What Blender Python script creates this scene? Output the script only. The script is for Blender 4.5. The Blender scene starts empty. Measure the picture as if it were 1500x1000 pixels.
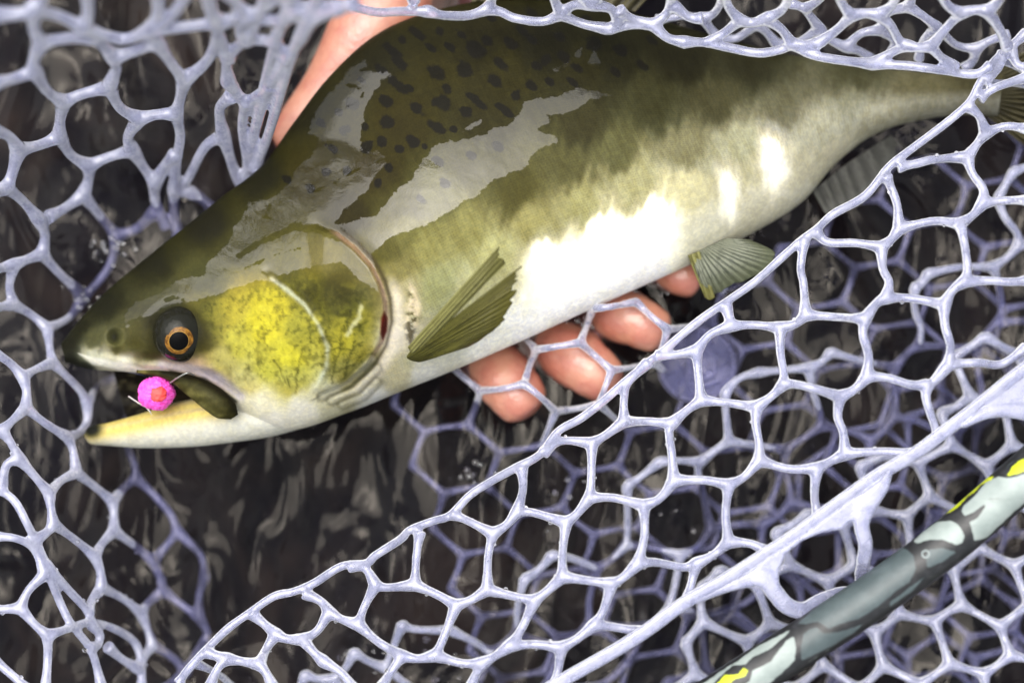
import bpy, bmesh, math, random
import numpy as np
from mathutils import Vector

random.seed(7); rng = np.random.default_rng(7)
sc = bpy.context.scene
C = sc.collection

# ------------------------------------------------------------------ camera, sky, sun, exposure
H = 0.50                      # camera height over the water line (m)
S = 0.30 / 1500.0             # metres per reference unit on the plane z = 0
cam_d = bpy.data.cameras.new('camera'); cam = bpy.data.objects.new('camera', cam_d); C.objects.link(cam)
cam.location = (0, 0, H); cam.rotation_euler = (0, 0, 0)
cam_d.sensor_width = 36.0; cam_d.lens = 36.0 * H / 0.30
cam_d.clip_start = 0.01; cam_d.clip_end = 500
cam_d.dof.use_dof = True; cam_d.dof.focus_distance = H - 0.028; cam_d.dof.aperture_fstop = 3.1
sc.camera = cam

SUN_EL, SUN_AZ = math.radians(68), math.radians(-40)      # azimuth measured clockwise from +Y
world = bpy.data.worlds.new('World'); sc.world = world; world.use_nodes = True
wn, wl = world.node_tree.nodes, world.node_tree.links
bg = wn['Background']
sky = wn.new('ShaderNodeTexSky'); sky.sky_type = 'NISHITA'; sky.sun_disc = False
sky.sun_elevation = SUN_EL; sky.sun_rotation = SUN_AZ; sky.dust_density = 5.0; sky.air_density = 1.0; sky.ozone_density = 1.0
hs = wn.new('ShaderNodeHueSaturation'); hs.inputs['Saturation'].default_value = 0.35
wl.new(sky.outputs[0], hs.inputs['Color']); wl.new(hs.outputs[0], bg.inputs['Color'])
bg.inputs['Strength'].default_value = 0.10
sun_d = bpy.data.lights.new('sun', 'SUN'); sun = bpy.data.objects.new('sun', sun_d); C.objects.link(sun)
sun_d.energy = 1.5; sun_d.angle = math.radians(78); sun_d.color = (1.0, 0.965, 0.91)
sd_ = Vector((math.cos(SUN_EL)*math.sin(SUN_AZ), math.cos(SUN_EL)*math.cos(SUN_AZ), math.sin(SUN_EL)))
sun.rotation_euler = (-sd_).to_track_quat('-Z', 'Y').to_euler(); sun.location = sd_*3
sc.view_settings.view_transform = 'Standard'; sc.view_settings.look = 'None'
sc.view_settings.gamma = 1.0; sc.view_settings.use_curve_mapping = False
sc.view_settings.exposure = 1.2

# ------------------------------------------------------------------ helpers
def P(px, py, z):
    """reference units -> world point at height z (seen from above)"""
    px = np.asarray(px, float); py = np.asarray(py, float); z = np.asarray(z, float)
    k = (H - z) / H
    return np.stack([(px-750)*S*k, (500-py)*S*k, z + 0*px], -1)

def smooth(a, b, x):
    t = np.clip((x-a)/(b-a), 0, 1); return t*t*(3-2*t)

def tag(o, label=None, cat=None, group=None, kind=None):
    if label: o['label'] = label
    if cat: o['category'] = cat
    if group: o['group'] = group
    if kind: o['kind'] = kind
    return o

def empty(name, loc=(0, 0, 0)):
    o = bpy.data.objects.new(name, None); o.empty_display_size = .02; C.objects.link(o); o.location = loc; return o

def obj(name, verts, faces, mat, parent=None, smooth_sh=True, attrs=None):
    me = bpy.data.meshes.new(name)
    me.from_pydata([tuple(v) for v in verts] if not isinstance(verts, np.ndarray) else verts.tolist(), [],
                   faces if not isinstance(faces, np.ndarray) else faces.tolist())
    if smooth_sh: me.polygons.foreach_set('use_smooth', np.ones(len(me.polygons), bool))
    for k, a in (attrs or {}).items():
        a = np.asarray(a, np.float32)
        if a.ndim == 1:
            at = me.attributes.new(k, 'FLOAT', 'POINT'); at.data.foreach_set('value', a)
        else:
            at = me.attributes.new(k, 'FLOAT_VECTOR', 'POINT'); at.data.foreach_set('vector', a.ravel())
    me.update()
    o = bpy.data.objects.new(name, me); C.objects.link(o)
    me.materials.append(mat)
    if parent:
        o.parent = parent
        bpy.context.view_layer.update()
        o.matrix_parent_inverse = parent.matrix_world.inverted()
    return o

def catmull(pts, n):
    pts = np.asarray(pts, float); m = len(pts)
    if m == 2: pts = np.array([pts[0], (pts[0]+pts[1])/2, pts[1]]); m = 3
    p = np.vstack([2*pts[0]-pts[1], pts, 2*pts[-1]-pts[-2]])
    t = np.linspace(0, m-1, n); i = np.minimum(t.astype(int), m-2); f = (t-i)[:, None]
    a, b, c, d = p[i], p[i+1], p[i+2], p[i+3]
    return .5*((2*b)+(-a+c)*f+(2*a-5*b+4*c-d)*f*f+(-a+3*b-3*c+d)*f**3)

def seg_dist(q, poly, closed=False):
    d = np.full(len(q), 1e9); n = len(poly)
    for i in range(n if closed else n-1):
        a = np.array(poly[i], float); b = np.array(poly[(i+1) % n], float); ab = b-a
        t = np.clip(((q-a)@ab)/max(ab@ab, 1e-9), 0, 1)
        d = np.minimum(d, np.hypot(*(q-a-t[:, None]*ab).T))
    return d

def sd_poly(q, poly):
    """signed distance, positive inside"""
    d = seg_dist(q, poly, True); ins = np.zeros(len(q), bool); n = len(poly)
    for i in range(n):
        x1, y1 = poly[i]; x2, y2 = poly[(i+1) % n]
        if y1 == y2: continue
        c = ((y1 > q[:, 1]) != (y2 > q[:, 1])) & (q[:, 0] < (x2-x1)*(q[:, 1]-y1)/(y2-y1)+x1)
        ins ^= c
    return np.where(ins, d, -d)

def curve_side(q, poly):
    """distance to an open curve, signed by the side (positive to the left of travel as drawn, y down)"""
    d = np.full(len(q), 1e9); s = np.zeros(len(q))
    for i in range(len(poly)-1):
        a = np.array(poly[i], float); b = np.array(poly[i+1], float); ab = b-a
        t = np.clip(((q-a)@ab)/max(ab@ab, 1e-9), 0, 1)
        v = q-a-t[:, None]*ab; dd = np.hypot(*v.T)
        cr = ab[0]*(q-a)[:, 1]-ab[1]*(q-a)[:, 0]
        m = dd < d; d = np.where(m, dd, d); s = np.where(m, np.sign(cr), s)
    return d*s, d

def _h(ix, iy, seed):
    n = (ix*374761393 + iy*668265263 + seed*974634541) & 0x7fffffff
    n = ((n ^ (n >> 13))*1274126177) & 0x7fffffff
    return ((n ^ (n >> 16)) & 0xffff)/65535.0
def vnoise(x, y, seed=0):
    x = np.asarray(x, float); y = np.asarray(y, float)
    ix = np.floor(x).astype(np.int64); iy = np.floor(y).astype(np.int64)
    fx = x-ix; fy = y-iy; fx = fx*fx*(3-2*fx); fy = fy*fy*(3-2*fy)
    a = _h(ix, iy, seed); b = _h(ix+1, iy, seed); c = _h(ix, iy+1, seed); d = _h(ix+1, iy+1, seed)
    return (a*(1-fx)+b*fx)*(1-fy)+(c*(1-fx)+d*fx)*fy
def fbm(x, y, seed=0, o=4):
    v = 0; a = .5
    for i in range(o): v = v+a*vnoise(x*2**i, y*2**i, seed+i*17); a *= .5
    return v

def loft(pairs, h, zc, ns, nt, wprof, top_frac=.7):
    """closed body: pairs of (upper edge, lower edge) points, half thickness h (units), centre height zc (m)"""
    pr = np.asarray(pairs, float); T = catmull(pr[:, 0], ns); B = catmull(pr[:, 1], ns)
    m = len(pairs); hh = catmull(np.stack([h, h], -1), ns)[:, 0]; zz = catmull(np.stack([zc, zc], -1), ns)[:, 0]
    n1 = int(nt*top_frac); n2 = nt-n1
    th = np.concatenate([np.linspace(0, math.pi, n1, endpoint=False), np.linspace(math.pi, 2*math.pi, n2, endpoint=False)])
    c = (1-np.cos(th))/2; up = np.where(th <= math.pi, 1., -1.)
    xy = B[:, None]+(T-B)[:, None]*c[None, :, None]
    z = zz[:, None]+(hh[:, None]*S)*(wprof(c)*up)[None]
    return xy, z, c, up
def loft_faces(ns, nt, off=0, cap=True):
    i = np.arange(ns-1)[:, None]; j = np.arange(nt)[None]; jn = (j+1) % nt
    f = np.stack([i*nt+j+0*jn, (i+1)*nt+j+0*jn, (i+1)*nt+jn, i*nt+jn], -1).reshape(-1, 4)+off
    L = f[:, ::-1].tolist()
    if cap:
        L.append([off+k for k in range(nt)]); L.append([off+(ns-1)*nt+k for k in range(nt)][::-1])
    return L

# ------------------------------------------------------------------ material helpers
class M:
    def __init__(s, name):
        s.m = bpy.data.materials.new(name); s.m.use_nodes = True
        s.n, s.l = s.m.node_tree.nodes, s.m.node_tree.links
        s.b = s.n['Principled BSDF']; s.out = s.n['Material Output']
    def node(s, t, **kw):
        n = s.n.new('ShaderNode'+t)
        for k, v in kw.items():
            if k.startswith('i_'): s.set(n.inputs[int(k[2:])], v)
            else: setattr(n, k, v)
        return n
    def set(s, inp, v):
        if isinstance(v, bpy.types.NodeSocket): s.l.new(v, inp)
        elif isinstance(v, (tuple, list)) and inp.type == 'RGBA' and len(v) == 3: inp.default_value = (*v, 1)
        else: inp.default_value = v
    def p(s, **kw):
        for k, v in kw.items(): s.set(s.b.inputs[k.replace('_', ' ')], v)
    def attr(s, name, vec=False):
        a = s.node('Attribute', attribute_name=name); return a.outputs['Vector' if vec else 'Fac']
    def math(s, op, a, b=0., c=None, clamp=False):
        n = s.node('Math', operation=op, use_clamp=clamp); s.set(n.inputs[0], a); s.set(n.inputs[1], b)
        if c is not None: s.set(n.inputs[2], c)
        return n.outputs[0]
    def mix(s, f, a, b, mode='MIX'):
        n = s.node('Mix', data_type='RGBA', blend_type=mode, clamp_factor=True)
        s.set(n.inputs['Factor'], f); s.set(n.inputs[6], a); s.set(n.inputs[7], b); return n.outputs[2]
    def noise(s, scale, detail=4, rough=.55, dist=0., vec=None, out='Fac'):
        n = s.node('TexNoise'); n.inputs['Scale'].default_value = scale; n.inputs['Detail'].default_value = detail
        n.inputs['Roughness'].default_value = rough; n.inputs['Distortion'].default_value = dist
        s.set(n.inputs['Vector'], vec if vec is not None else s.coord()); return n.outputs[out]
    def coord(s):
        if not hasattr(s, '_tc'): s._tc = s.node('TexCoord').outputs['Object']
        return s._tc
    def ramp(s, f, a, b):
        n = s.node('MapRange', interpolation_type='SMOOTHSTEP'); s.set(n.inputs[0], f); s.set(n.inputs[1], a); s.set(n.inputs[2], b)
        return n.outputs[0]
    def bump(s, h, strength=.3, dist=.001, normal=None):
        n = s.node('Bump'); n.inputs['Strength'].default_value = strength; n.inputs['Distance'].default_value = dist
        s.set(n.inputs['Height'], h)
        if normal is not None: s.set(n.inputs['Normal'], normal)
        return n.outputs[0]
    def scaled(s, sc_, vec=None, rot=(0, 0, 0)):
        n = s.node('Mapping'); s.set(n.inputs['Vector'], vec if vec is not None else s.coord())
        n.inputs['Scale'].default_value = sc_; n.inputs['Rotation'].default_value = rot; return n.outputs[0]

def srgb(r, g, b):
    f = lambda c: (c/255/12.92) if c <= 10.3 else ((c/255+.055)/1.055)**2.4
    return np.array([f(r), f(g), f(b)])

# ------------------------------------------------------------------ water and riverbed
def mat_bed():
    m = M('riverbed')
    v = m.noise(22, 7, .62, 1.6, m.scaled((1, .6, 1), rot=(0, 0, -.5)))
    c = m.mix(m.ramp(v, .42, .68), (.005, .003, .0015), (.060, .040, .020))
    v2 = m.noise(7, 3, .5, .6)
    c = m.mix(m.ramp(v2, .35, .65), m.mix(1., c, (.35, .3, .28), 'MULTIPLY'), c)
    m.p(Base_Color=c, Roughness=.8); m.p(Normal=m.bump(v, .6, .02)); return m.m
def mat_water():
    m = M('river_water')
    a1 = m.scaled((1, .62, 1), rot=(0, 0, -.9)); a2 = m.scaled((1, .7, 1), rot=(0, 0, .5))
    w1 = m.noise(8, 1, .5, .7, a2); w2 = m.noise(19, 1.3, .45, 1.5, a1); w3 = m.noise(48, 1.6, .45, 1.8, a1)
    hgt = m.math('ADD', m.math('ADD', m.math('MULTIPLY', w1, 1.5), m.math('MULTIPLY', w2, .85)), m.math('MULTIPLY', w3, .17))
    nrm = m.bump(hgt, 1.0, .033)
    fr = m.node('Fresnel'); fr.inputs['IOR'].default_value = 1.275; m.set(fr.inputs['Normal'], nrm)
    tr = m.node('BsdfTransparent'); m.set(tr.inputs['Color'], (.56, .555, .66))
    gl = m.node('BsdfGlossy'); gl.inputs['Roughness'].default_value = .05; m.set(gl.inputs['Normal'], nrm); m.set(gl.inputs['Color'], (1, .94, .84))
    df = m.node('BsdfDiffuse'); m.set(df.inputs['Color'], (.115, .108, .092))
    f1 = m.noise(24, 9, .66, 2.6, a1); f2 = m.noise(9, 4, .5, 1.0)
    sky_streaks = m.math('MULTIPLY', m.math('MULTIPLY', m.ramp(f1, .46, .70), m.ramp(f2, .42, .68)), .12)  # grey diffuse streaks painted in for sky reflections on the surface
    mx0 = m.node('MixShader'); m.set(mx0.inputs[0], sky_streaks); m.l.new(tr.outputs[0], mx0.inputs[1]); m.l.new(df.outputs[0], mx0.inputs[2])
    mx = m.node('MixShader'); m.set(mx.inputs[0], fr.outputs[0]); m.l.new(mx0.outputs[0], mx.inputs[1]); m.l.new(gl.outputs[0], mx.inputs[2])
    m.l.new(mx.outputs[0], m.out.inputs['Surface']); return m.m

def sheet(name, half, z, mat):
    return obj(name, [(-half, -half, z), (half, -half, z), (half, half, z), (-half, half, z)], [(0, 1, 2, 3)], mat)
tag(sheet('riverbed', 60, -.06, mat_bed()), 'dark brown riverbed under the shallow water', 'riverbed', kind='structure')
tag(sheet('water', 60, 0.0, mat_water()), 'dark rippled river water around the fish and net', 'water', kind='structure')

# ------------------------------------------------------------------ salmon
PAIRS = [((89, 503), (96, 531)), ((112, 474), (134, 541)), ((150, 432), (200, 546)), ((205, 385), (262, 560)), ((260, 341), (345, 603)),
         ((320, 292), (420, 630)), ((383, 243), (510, 604)), ((430, 180), (590, 572)), ((480, 115), (670, 540)), ((545, 55), (760, 501)),
         ((618, 21), (850, 460)), ((720, 0), (930, 424)), ((840, 2), (1010, 388)), ((960, 28), (1090, 348)), ((1080, 62), (1172, 298)),
         ((1190, 86), (1228, 236)), ((1300, 101), (1294, 191)), ((1400, 110), (1388, 170)), ((1470, 110), (1462, 170))]
HT = [14, 34, 52, 66, 82, 96, 106, 112, 118, 120, 122, 120, 114, 104, 88, 70, 54, 42, 36]
ZC = [.014, .014, .014, .014, .014, .013, .012, .012, .012, .012, .011, .010, .009, .007, .006, .0045, .0035, .003, .003]
OPER = [(431, 327), (462, 331), (493, 341), (520, 362), (544, 388), (558, 415), (565, 440), (567, 470), (559, 503), (540, 535), (508, 562), (468, 580)]
PREOP = [(398, 408), (420, 424), (445, 445), (466, 475), (480, 508), (478, 538), (464, 566)]
SKY_FILM1 = [(180, 463), (200, 443), (233, 430), (260, 413), (300, 400), (303, 386), (333, 360), (345, 330), (365, 300), (400, 288), (425, 270),
         (432, 250), (444, 240), (467, 214), (472, 200), (452, 196), (462, 165), (480, 140), (500, 118), (520, 108), (545, 103), (572, 108), (547, 133),
         (537, 160), (530, 187), (528, 213), (532, 227), (553, 220), (565, 230), (563, 240), (547, 264), (533, 284), (500, 312), (492, 328),
         (530, 322), (553, 314), (577, 284), (600, 264), (624, 230), (633, 215), (660, 207), (684, 202), (714, 197), (717, 190), (744, 185), (760, 167),
         (767, 150), (784, 144), (817, 144), (831, 133), (854, 130), (867, 133), (897, 139), (867, 145), (857, 154), (827, 167), (800, 167), (804, 180),
         (787, 190), (814, 200), (816, 209), (794, 217), (777, 230), (774, 240), (764, 247), (730, 260), (717, 267), (700, 287), (680, 294),
         (655, 312), (610, 335), (570, 348), (545, 372), (556, 425), (530, 412), (500, 383), (465, 388), (440, 395), (415, 402), (402, 415), (375, 408),
         (353, 421), (317, 430), (287, 440), (262, 444), (235, 452), (215, 465), (185, 480)]
FILM_MORE = [[(870, 70), (880, 92), (862, 95)], [(843, 84), (853, 66), (850, 86)], [(810, 101), (835, 91), (833, 97), (814, 104)],
             [(658, 204), (680, 189), (714, 170), (700, 185), (686, 191)], [(505, 105), (535, 88), (540, 96), (508, 114)]]
FILM_CUT = [([(350, 374), (385, 353), (430, 333), (465, 335), (495, 349)], 5.5), ([(440, 290), (480, 272), (520, 250), (562, 233)], 1.0),
            ([(505, 124), (522, 127), (531, 136), (526, 150), (508, 156)], 1.4), ([(395, 300), (388, 318), (400, 322)], 1.2),
            ([(243, 440), (258, 436), (272, 441)], 1.8), ([(183, 475), (205, 466)], 2.0), ([(358, 394), (405, 372), (440, 364)], .7)]
SPOTS = [(565, 148, 13, 10), (567, 178, 12, 11), (610, 160, 15, 9), (648, 152, 14, 13), (583, 125, 22, 8), (640, 106, 18, 12), (680, 103, 16, 14),
         (725, 120, 14, 10), (698, 73, 19, 14), (748, 64, 13, 9), (714, 60, 12, 10), (733, 95, 14, 9), (785, 97, 11, 8), (780, 125, 14, 10), (800, 88, 8, 10),
         (738, 160, 20, 7), (755, 140, 9, 10), (697, 147, 24, 7), (683, 165, 14, 9), (637, 185, 20, 9), (605, 207, 15, 9), (560, 208, 9, 11),
         (585, 218, 9, 8), (570, 245, 8, 8), (553, 268, 9, 9), (575, 74, 24, 8), (585, 92, 16, 9), (612, 50, 18, 7), (645, 46, 10, 8), (558, 104, 14, 8),
         (537, 215, 10, 13), (535, 186, 8, 8), (765, 45, 14, 6), (780, 60, 12, 8), (825, 83, 12, 8), (870, 66, 15, 12), (910, 75, 16, 9), (505, 190, 12, 10),
         (487, 218, 12, 8), (515, 152, 12, 11), (478, 252, 11, 8), (508, 250, 10, 8), (640, 235, 12, 7), (652, 268, 11, 8), (617, 292, 12, 8), (690, 228, 10, 7),
         (730, 215, 12, 8), (455, 276, 10, 8), (470, 180, 10, 8), (496, 165, 8, 7), (420, 262, 10, 7), (660, 70, 12, 6), (590, 60, 9, 6), (675, 50, 10, 6),
         (820, 55, 12, 8), (845, 100, 12, 7), (838, 120, 12, 6), (805, 120, 8, 6), (900, 105, 12, 6), (940, 95, 14, 7), (630, 70, 14, 6), (655, 130, 10, 7), (860, 30, 12, 8),
         (905, 40, 14, 7), (780, 20, 14, 8), (720, 25, 12, 7), (955, 60, 12, 7), (530, 118, 9, 6), (600, 130, 9, 6), (622, 215, 8, 6), (665, 190, 8, 6)]
# colour of the skin itself at places on the body (display-like values, turned into reflectances below)
CPTS = [  # x, y, r, g, b
    (100, 500, 40, 38, 26), (104, 532, 34, 33, 26), (122, 541, 44, 42, 36), (120, 480, 42, 40, 22), (150, 445, 42, 40, 20), (220, 385, 44, 41, 18), (300, 325, 44, 40, 16), (380, 262, 48, 44, 16), (450, 165, 52, 47, 20),
    (540, 70, 52, 46, 20), (640, 40, 60, 52, 22), (640, 110, 74, 63, 24), (600, 180, 74, 62, 20), (560, 250, 74, 62, 18), (510, 315, 66, 56, 16), (700, 60, 56, 48, 20),
    (740, 120, 70, 60, 24), (700, 180, 72, 62, 28), (800, 60, 48, 42, 20), (900, 80, 50, 44, 24), (1000, 90, 56, 49, 28), (1100, 100, 74, 66, 42), (850, 110, 62, 54, 26),
    (850, 180, 82, 72, 40), (950, 150, 82, 74, 44), (1050, 150, 96, 86, 56), (1150, 150, 120, 112, 82), (1250, 150, 142, 136, 104), (1350, 145, 128, 118, 82), (1440, 140, 110, 98, 66),
    (1250, 115, 104, 96, 66), (1200, 200, 172, 166, 134), (1290, 185, 170, 160, 122), (1230, 230, 200, 196, 170),
    (600, 300, 104, 94, 44), (480, 200, 72, 64, 28), (450, 260, 76, 66, 26), (400, 310, 84, 76, 34), (350, 360, 84, 78, 38), (300, 410, 88, 84, 46), (240, 440, 92, 88, 56),
    (700, 240, 100, 90, 48), (640, 290, 118, 110, 60), (760, 280, 106, 94, 44), (830, 240, 112, 102, 58), (900, 220, 118, 110, 66), (1000, 220, 140, 132, 92), (1090, 215, 170, 165, 128),
    (620, 360, 150, 142, 78), (680, 340, 150, 142, 80), (640, 420, 160, 158, 104), (720, 370, 185, 180, 120), (690, 430, 196, 196, 150), (600, 340, 130, 122, 62),
    (780, 330, 160, 150, 90), (850, 300, 170, 162, 104), (930, 270, 178, 170, 118), (1000, 280, 205, 200, 160), (800, 380, 232, 230, 210), (880, 340, 240, 238, 220), (960, 320, 240, 238, 222),
    (830, 430, 236, 234, 224), (930, 390, 236, 234, 224), (1040, 335, 214, 212, 190), (1110, 300, 206, 203, 180), (1100, 250, 186, 181, 146), (1165, 255, 196, 192, 166), (1175, 285, 206, 204, 184), (700, 500, 222, 222, 214),
    (620, 550, 214, 215, 208), (760, 470, 226, 226, 216), (550, 580, 214, 215, 210), (660, 500, 205, 206, 190), (600, 520, 180, 176, 140),
    # cheek and gill cover
    (340, 450, 176, 158, 50), (380, 480, 205, 188, 40), (400, 450, 196, 178, 40), (350, 500, 178, 166, 62), (420, 520, 200, 186, 48), (390, 540, 188, 178, 66), (440, 480, 160, 150, 50),
    (460, 430, 110, 98, 32), (500, 420, 100, 88, 34), (520, 460, 124, 114, 36), (500, 500, 172, 158, 44), (530, 520, 150, 136, 50), (510, 550, 140, 130, 62), (450, 410, 128, 116, 40), (430, 560, 180, 172, 80),
    (310, 470, 150, 136, 50), (320, 530, 178, 164, 92), (360, 560, 196, 184, 116), (480, 580, 190, 188, 160), (440, 600, 224, 222, 208), (540, 430, 128, 118, 62), (480, 380, 128, 118, 62), (420, 385, 110, 102, 44),
    (545, 545, 150, 144, 112), (380, 590, 226, 222, 196), (350, 600, 222, 218, 196), (400, 620, 226, 224, 212),
    (590, 430, 176, 166, 120), (585, 500, 206, 200, 182), (580, 550, 190, 184, 150), (575, 400, 140, 130, 72), (560, 370, 110, 100, 44),
    # snout and lips
    (200, 500, 90, 82, 40), (170, 510, 110, 104, 58), (225, 515, 84, 76, 38), (140, 500, 96, 92, 60), (300, 500, 116, 102, 44), (240, 470, 62, 56, 34), (290, 455, 130, 118, 48),
    (135, 522, 196, 198, 176), (180, 533, 214, 212, 196), (225, 545, 206, 200, 180), (280, 543, 176, 150, 120), (255, 536, 186, 160, 124), (160, 524, 190, 188, 166), (310, 556, 150, 130, 120),
]
def wbody(c):
    return np.sqrt(np.clip(4*c*(1-c), 0, 1))*(1-.40*smooth(.25, 1.0, c))
NS, NT = 760, 330
xy, zz, cc, up = loft(PAIRS, HT, ZC, NS, NT, wbody, .76)
q = xy.reshape(-1, 2); z = zz.reshape(-1); upv = np.tile(up, NS); cv = np.tile(cc, NS); sv = np.repeat(np.linspace(0, 1, NS), NT)
topm = (upv > 0)
# relief: gill cover, cheek plate, eye socket, nostril, jaw fold, flank undulation
ds, da = curve_side(q, OPER); head = ds > 0        # positive on the head side
ends = smooth(448, 478, q[:, 0])*smooth(606, 590, q[:, 1])
rel = np.where(head, 9*np.exp(-da/90)*smooth(0, 6, da)+0, -4*np.exp(-(da/12)**2))*ends*(da < 320)
rel = rel*np.where(head, smooth(230, 420, q[:, 0]), 1)
dp, dpa = curve_side(q, PREOP)
rel = rel+2.2*np.exp(-(dpa/5)**2)-1.6*np.exp(-((dp+12)/8)**2)*(dpa < 60)
er = np.hypot(q[:, 0]-262, (q[:, 1]-488)*1.05)
rel = rel+9*np.exp(-(er/52)**2)-2*np.exp(-((er-46)/9)**2)
rel = rel-9*np.exp(-(np.hypot((q[:, 0]-168)*1.0, (q[:, 1]-493)*.8)/9)**2)+4*np.exp(-((np.hypot(q[:, 0]-168, q[:, 1]-493)-14)/5)**2)
rel = rel-7*np.exp(-(seg_dist(q, [(150, 516), (200, 524), (245, 531), (300, 545), (350, 578)])/7)**2)
rel = rel+4*np.exp(-(seg_dist(q, [(215, 532), (262, 537), (310, 540)])/6)**2)
for k, cvv in enumerate([[(472, 580), (510, 560), (545, 525)], [(486, 586), (522, 572), (552, 540)], [(502, 592), (532, 580), (551, 560)]]):
    rel = rel+1.0*np.exp(-(seg_dist(q, cvv)/4)**2)-.8*np.exp(-((seg_dist(q, cvv)-8)/4)**2)
crust = smooth(0, 14, sd_poly(q, [(597, 405), (612, 420), (622, 450), (616, 480), (606, 510), (594, 520), (588, 480), (592, 440)]))
rel = rel+crust*9*(fbm(q[:, 0]/13, q[:, 1]/13, 3, 3)-.35)
rel = rel+4*(fbm(q[:, 0]/110, q[:, 1]/80, 5, 2)-.4)+.8*(fbm(q[:, 0]/30, q[:, 1]/26, 9, 3)-.45)*smooth(120, 300, q[:, 0])
cheek = smooth(0, 40, sd_poly(q, [(300, 440), (420, 400), (550, 420), (565, 500), (500, 570), (330, 560), (300, 510)]))
rel = rel+cheek*2.4*(fbm(q[:, 0]/16, q[:, 1]/22, 21, 3)-.45)
edge = smooth(0, .02, cv*(1-cv)*2)
z = z+np.where(topm, rel*S*edge, 0)
vb = [P(q[:, 0], q[:, 1], z)]; fb = loft_faces(NS, NT); qs = [q]; n_main = len(q)
# lower jaw, maxilla flap and mouth lining are grown into the same body mesh
def add_loft(pairs, h, zc, ns, nt):
    x2, z2, c2, u2 = loft(pairs, h, zc, ns, nt, lambda c: np.sqrt(np.clip(4*c*(1-c), 0, 1)), .6)
    off = sum(len(a) for a in vb); qq = x2.reshape(-1, 2); vb.append(P(qq[:, 0], qq[:, 1], z2.reshape(-1))); qs.append(qq)
    fb.extend(loft_faces(ns, nt, off)); return len(qq)
nj = add_loft([((123, 636), (125, 642)), ((132, 624), (134, 650)), ((158, 619), (165, 653)), ((205, 606), (212, 656)), ((262, 588), (282, 654)), ((312, 582), (345, 647)), ((372, 588), (402, 638)), ((430, 590), (462, 621))],
              [6, 15, 20, 25, 30, 36, 44, 40], [.009, .0095, .010, .0105, .011, .012, .010, .008], 150, 60)
nm = add_loft([((200, 541), (200, 546)), ((248, 543), (242, 555)), ((288, 551), (272, 577)), ((322, 568), (300, 600)), ((343, 588), (318, 612)), ((349, 607), (338, 614))],
              [4, 9, 13, 15, 12, 4], [.0175, .0205, .0225, .0235, .0235, .0225], 90, 40)
g = np.linspace(0, 1, 40); ua = catmull([(165, 540), (215, 552), (270, 572), (335, 602)], 40); la = catmull([(190, 628), (225, 622), (265, 610), (335, 606)], 40)
gx = ua[:, None]+(la-ua)[:, None]*g[None, :, None]; off = sum(len(a) for a in vb)
gz = .0035+.008*(2*g-1)[None, :]**2+.003*np.linspace(0, 1, 40)[:, None]+.0012*(fbm(gx[..., 0]/14, gx[..., 1]/14, 31, 3)-.4)
vb.append(P(gx[..., 0].ravel(), gx[..., 1].ravel(), gz.ravel())); qs.append(gx.reshape(-1, 2))
fb.extend([[off+i*40+j, off+(i+1)*40+j, off+(i+1)*40+j+1, off+i*40+j+1][::-1] for i in range(39) for j in range(39)])
V = np.vstack(vb); Q = np.vstack(qs); N = len(V); nl = 1600

# -- skin colour (fades to silver towards the tail)
cp = np.array(CPTS, float); ctl = np.array([srgb(*c[2:]) for c in cp])**.5
num = np.zeros((N, 3)); den = np.zeros(N)
strk = (fbm(Q[:, 0]/9+Q[:, 1]/40, Q[:, 1]/70, 101, 3)-.45)*smooth(640, 740, Q[:, 0])+.6*(fbm(Q[:, 0]/34, Q[:, 1]/90, 103, 2)-.4)*smooth(640, 740, Q[:, 0])
wq = Q+np.stack([0*strk, 36*strk], -1)+np.stack([9*(fbm(Q[:, 0]/22, Q[:, 1]/22, 41, 3)-.45)*2, 9*(fbm(Q[:, 0]/22, Q[:, 1]/22, 47, 3)-.45)*2], -1)
for i in range(len(cp)):
    d2 = ((wq-cp[i, :2])**2).sum(1)+60; w = 1/d2**2
    num += w[:, None]*ctl[i]; den += w
col = (num/den[:, None])**2
def blend(col, m, c, k=1.):
    return col*(1-(m*k)[:, None])+np.asarray(c)[None]*(m*k)[:, None]
# pale lip, gill rim, cleithrum, preopercle line, branchiostegal lines, crust, freckles
main = np.arange(N) < n_main
col = blend(col, smooth(-2, 4, sd_poly(Q, [(114, 517), (150, 525), (200, 536), (255, 556), (225, 556), (190, 548), (135, 533)]))*main, srgb(238, 238, 226), .92)
dso, dao = curve_side(Q, OPER)
col = blend(col, np.exp(-((dso-1)/3.5)**2)*main*smooth(478, 500, Q[:, 0])*smooth(540, 500, Q[:, 1]), srgb(196, 160, 138), .7)
col = blend(col, np.exp(-((dso+17)/9)**2)*main*smooth(395, 440, Q[:, 1])*smooth(590, 560, Q[:, 1]), srgb(220, 212, 196), .8)
col = blend(col, np.exp(-((dso+7)/3.5)**2)*main*smooth(330, 350, Q[:, 1])*smooth(585, 545, Q[:, 1]), srgb(92, 74, 52), .8)
dpr = seg_dist(Q, PREOP)
col = blend(col, np.exp(-(dpr/(2.2+2.5*fbm(Q[:, 0]/14, Q[:, 1]/14, 33, 2)))**2)*main, srgb(200, 200, 176), .75)
for cvv in [[(472, 580), (510, 560), (545, 525)], [(486, 586), (522, 572), (552, 540)], [(502, 592), (532, 580), (551, 560)]]:
    dd = seg_dist(Q, cvv); col = blend(col, np.exp(-(dd/4)**2)*main, srgb(190, 188, 166), .5); col = blend(col, np.exp(-((dd-7)/3)**2)*main, srgb(84, 80, 50), .45)
crq = smooth(0, 10, sd_poly(Q, [(597, 405), (612, 420), (622, 450), (616, 480), (606, 510), (594, 520), (588, 480), (592, 440)]))*main
cn = fbm(Q[:, 0]/9, Q[:, 1]/9, 61, 3)
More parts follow.
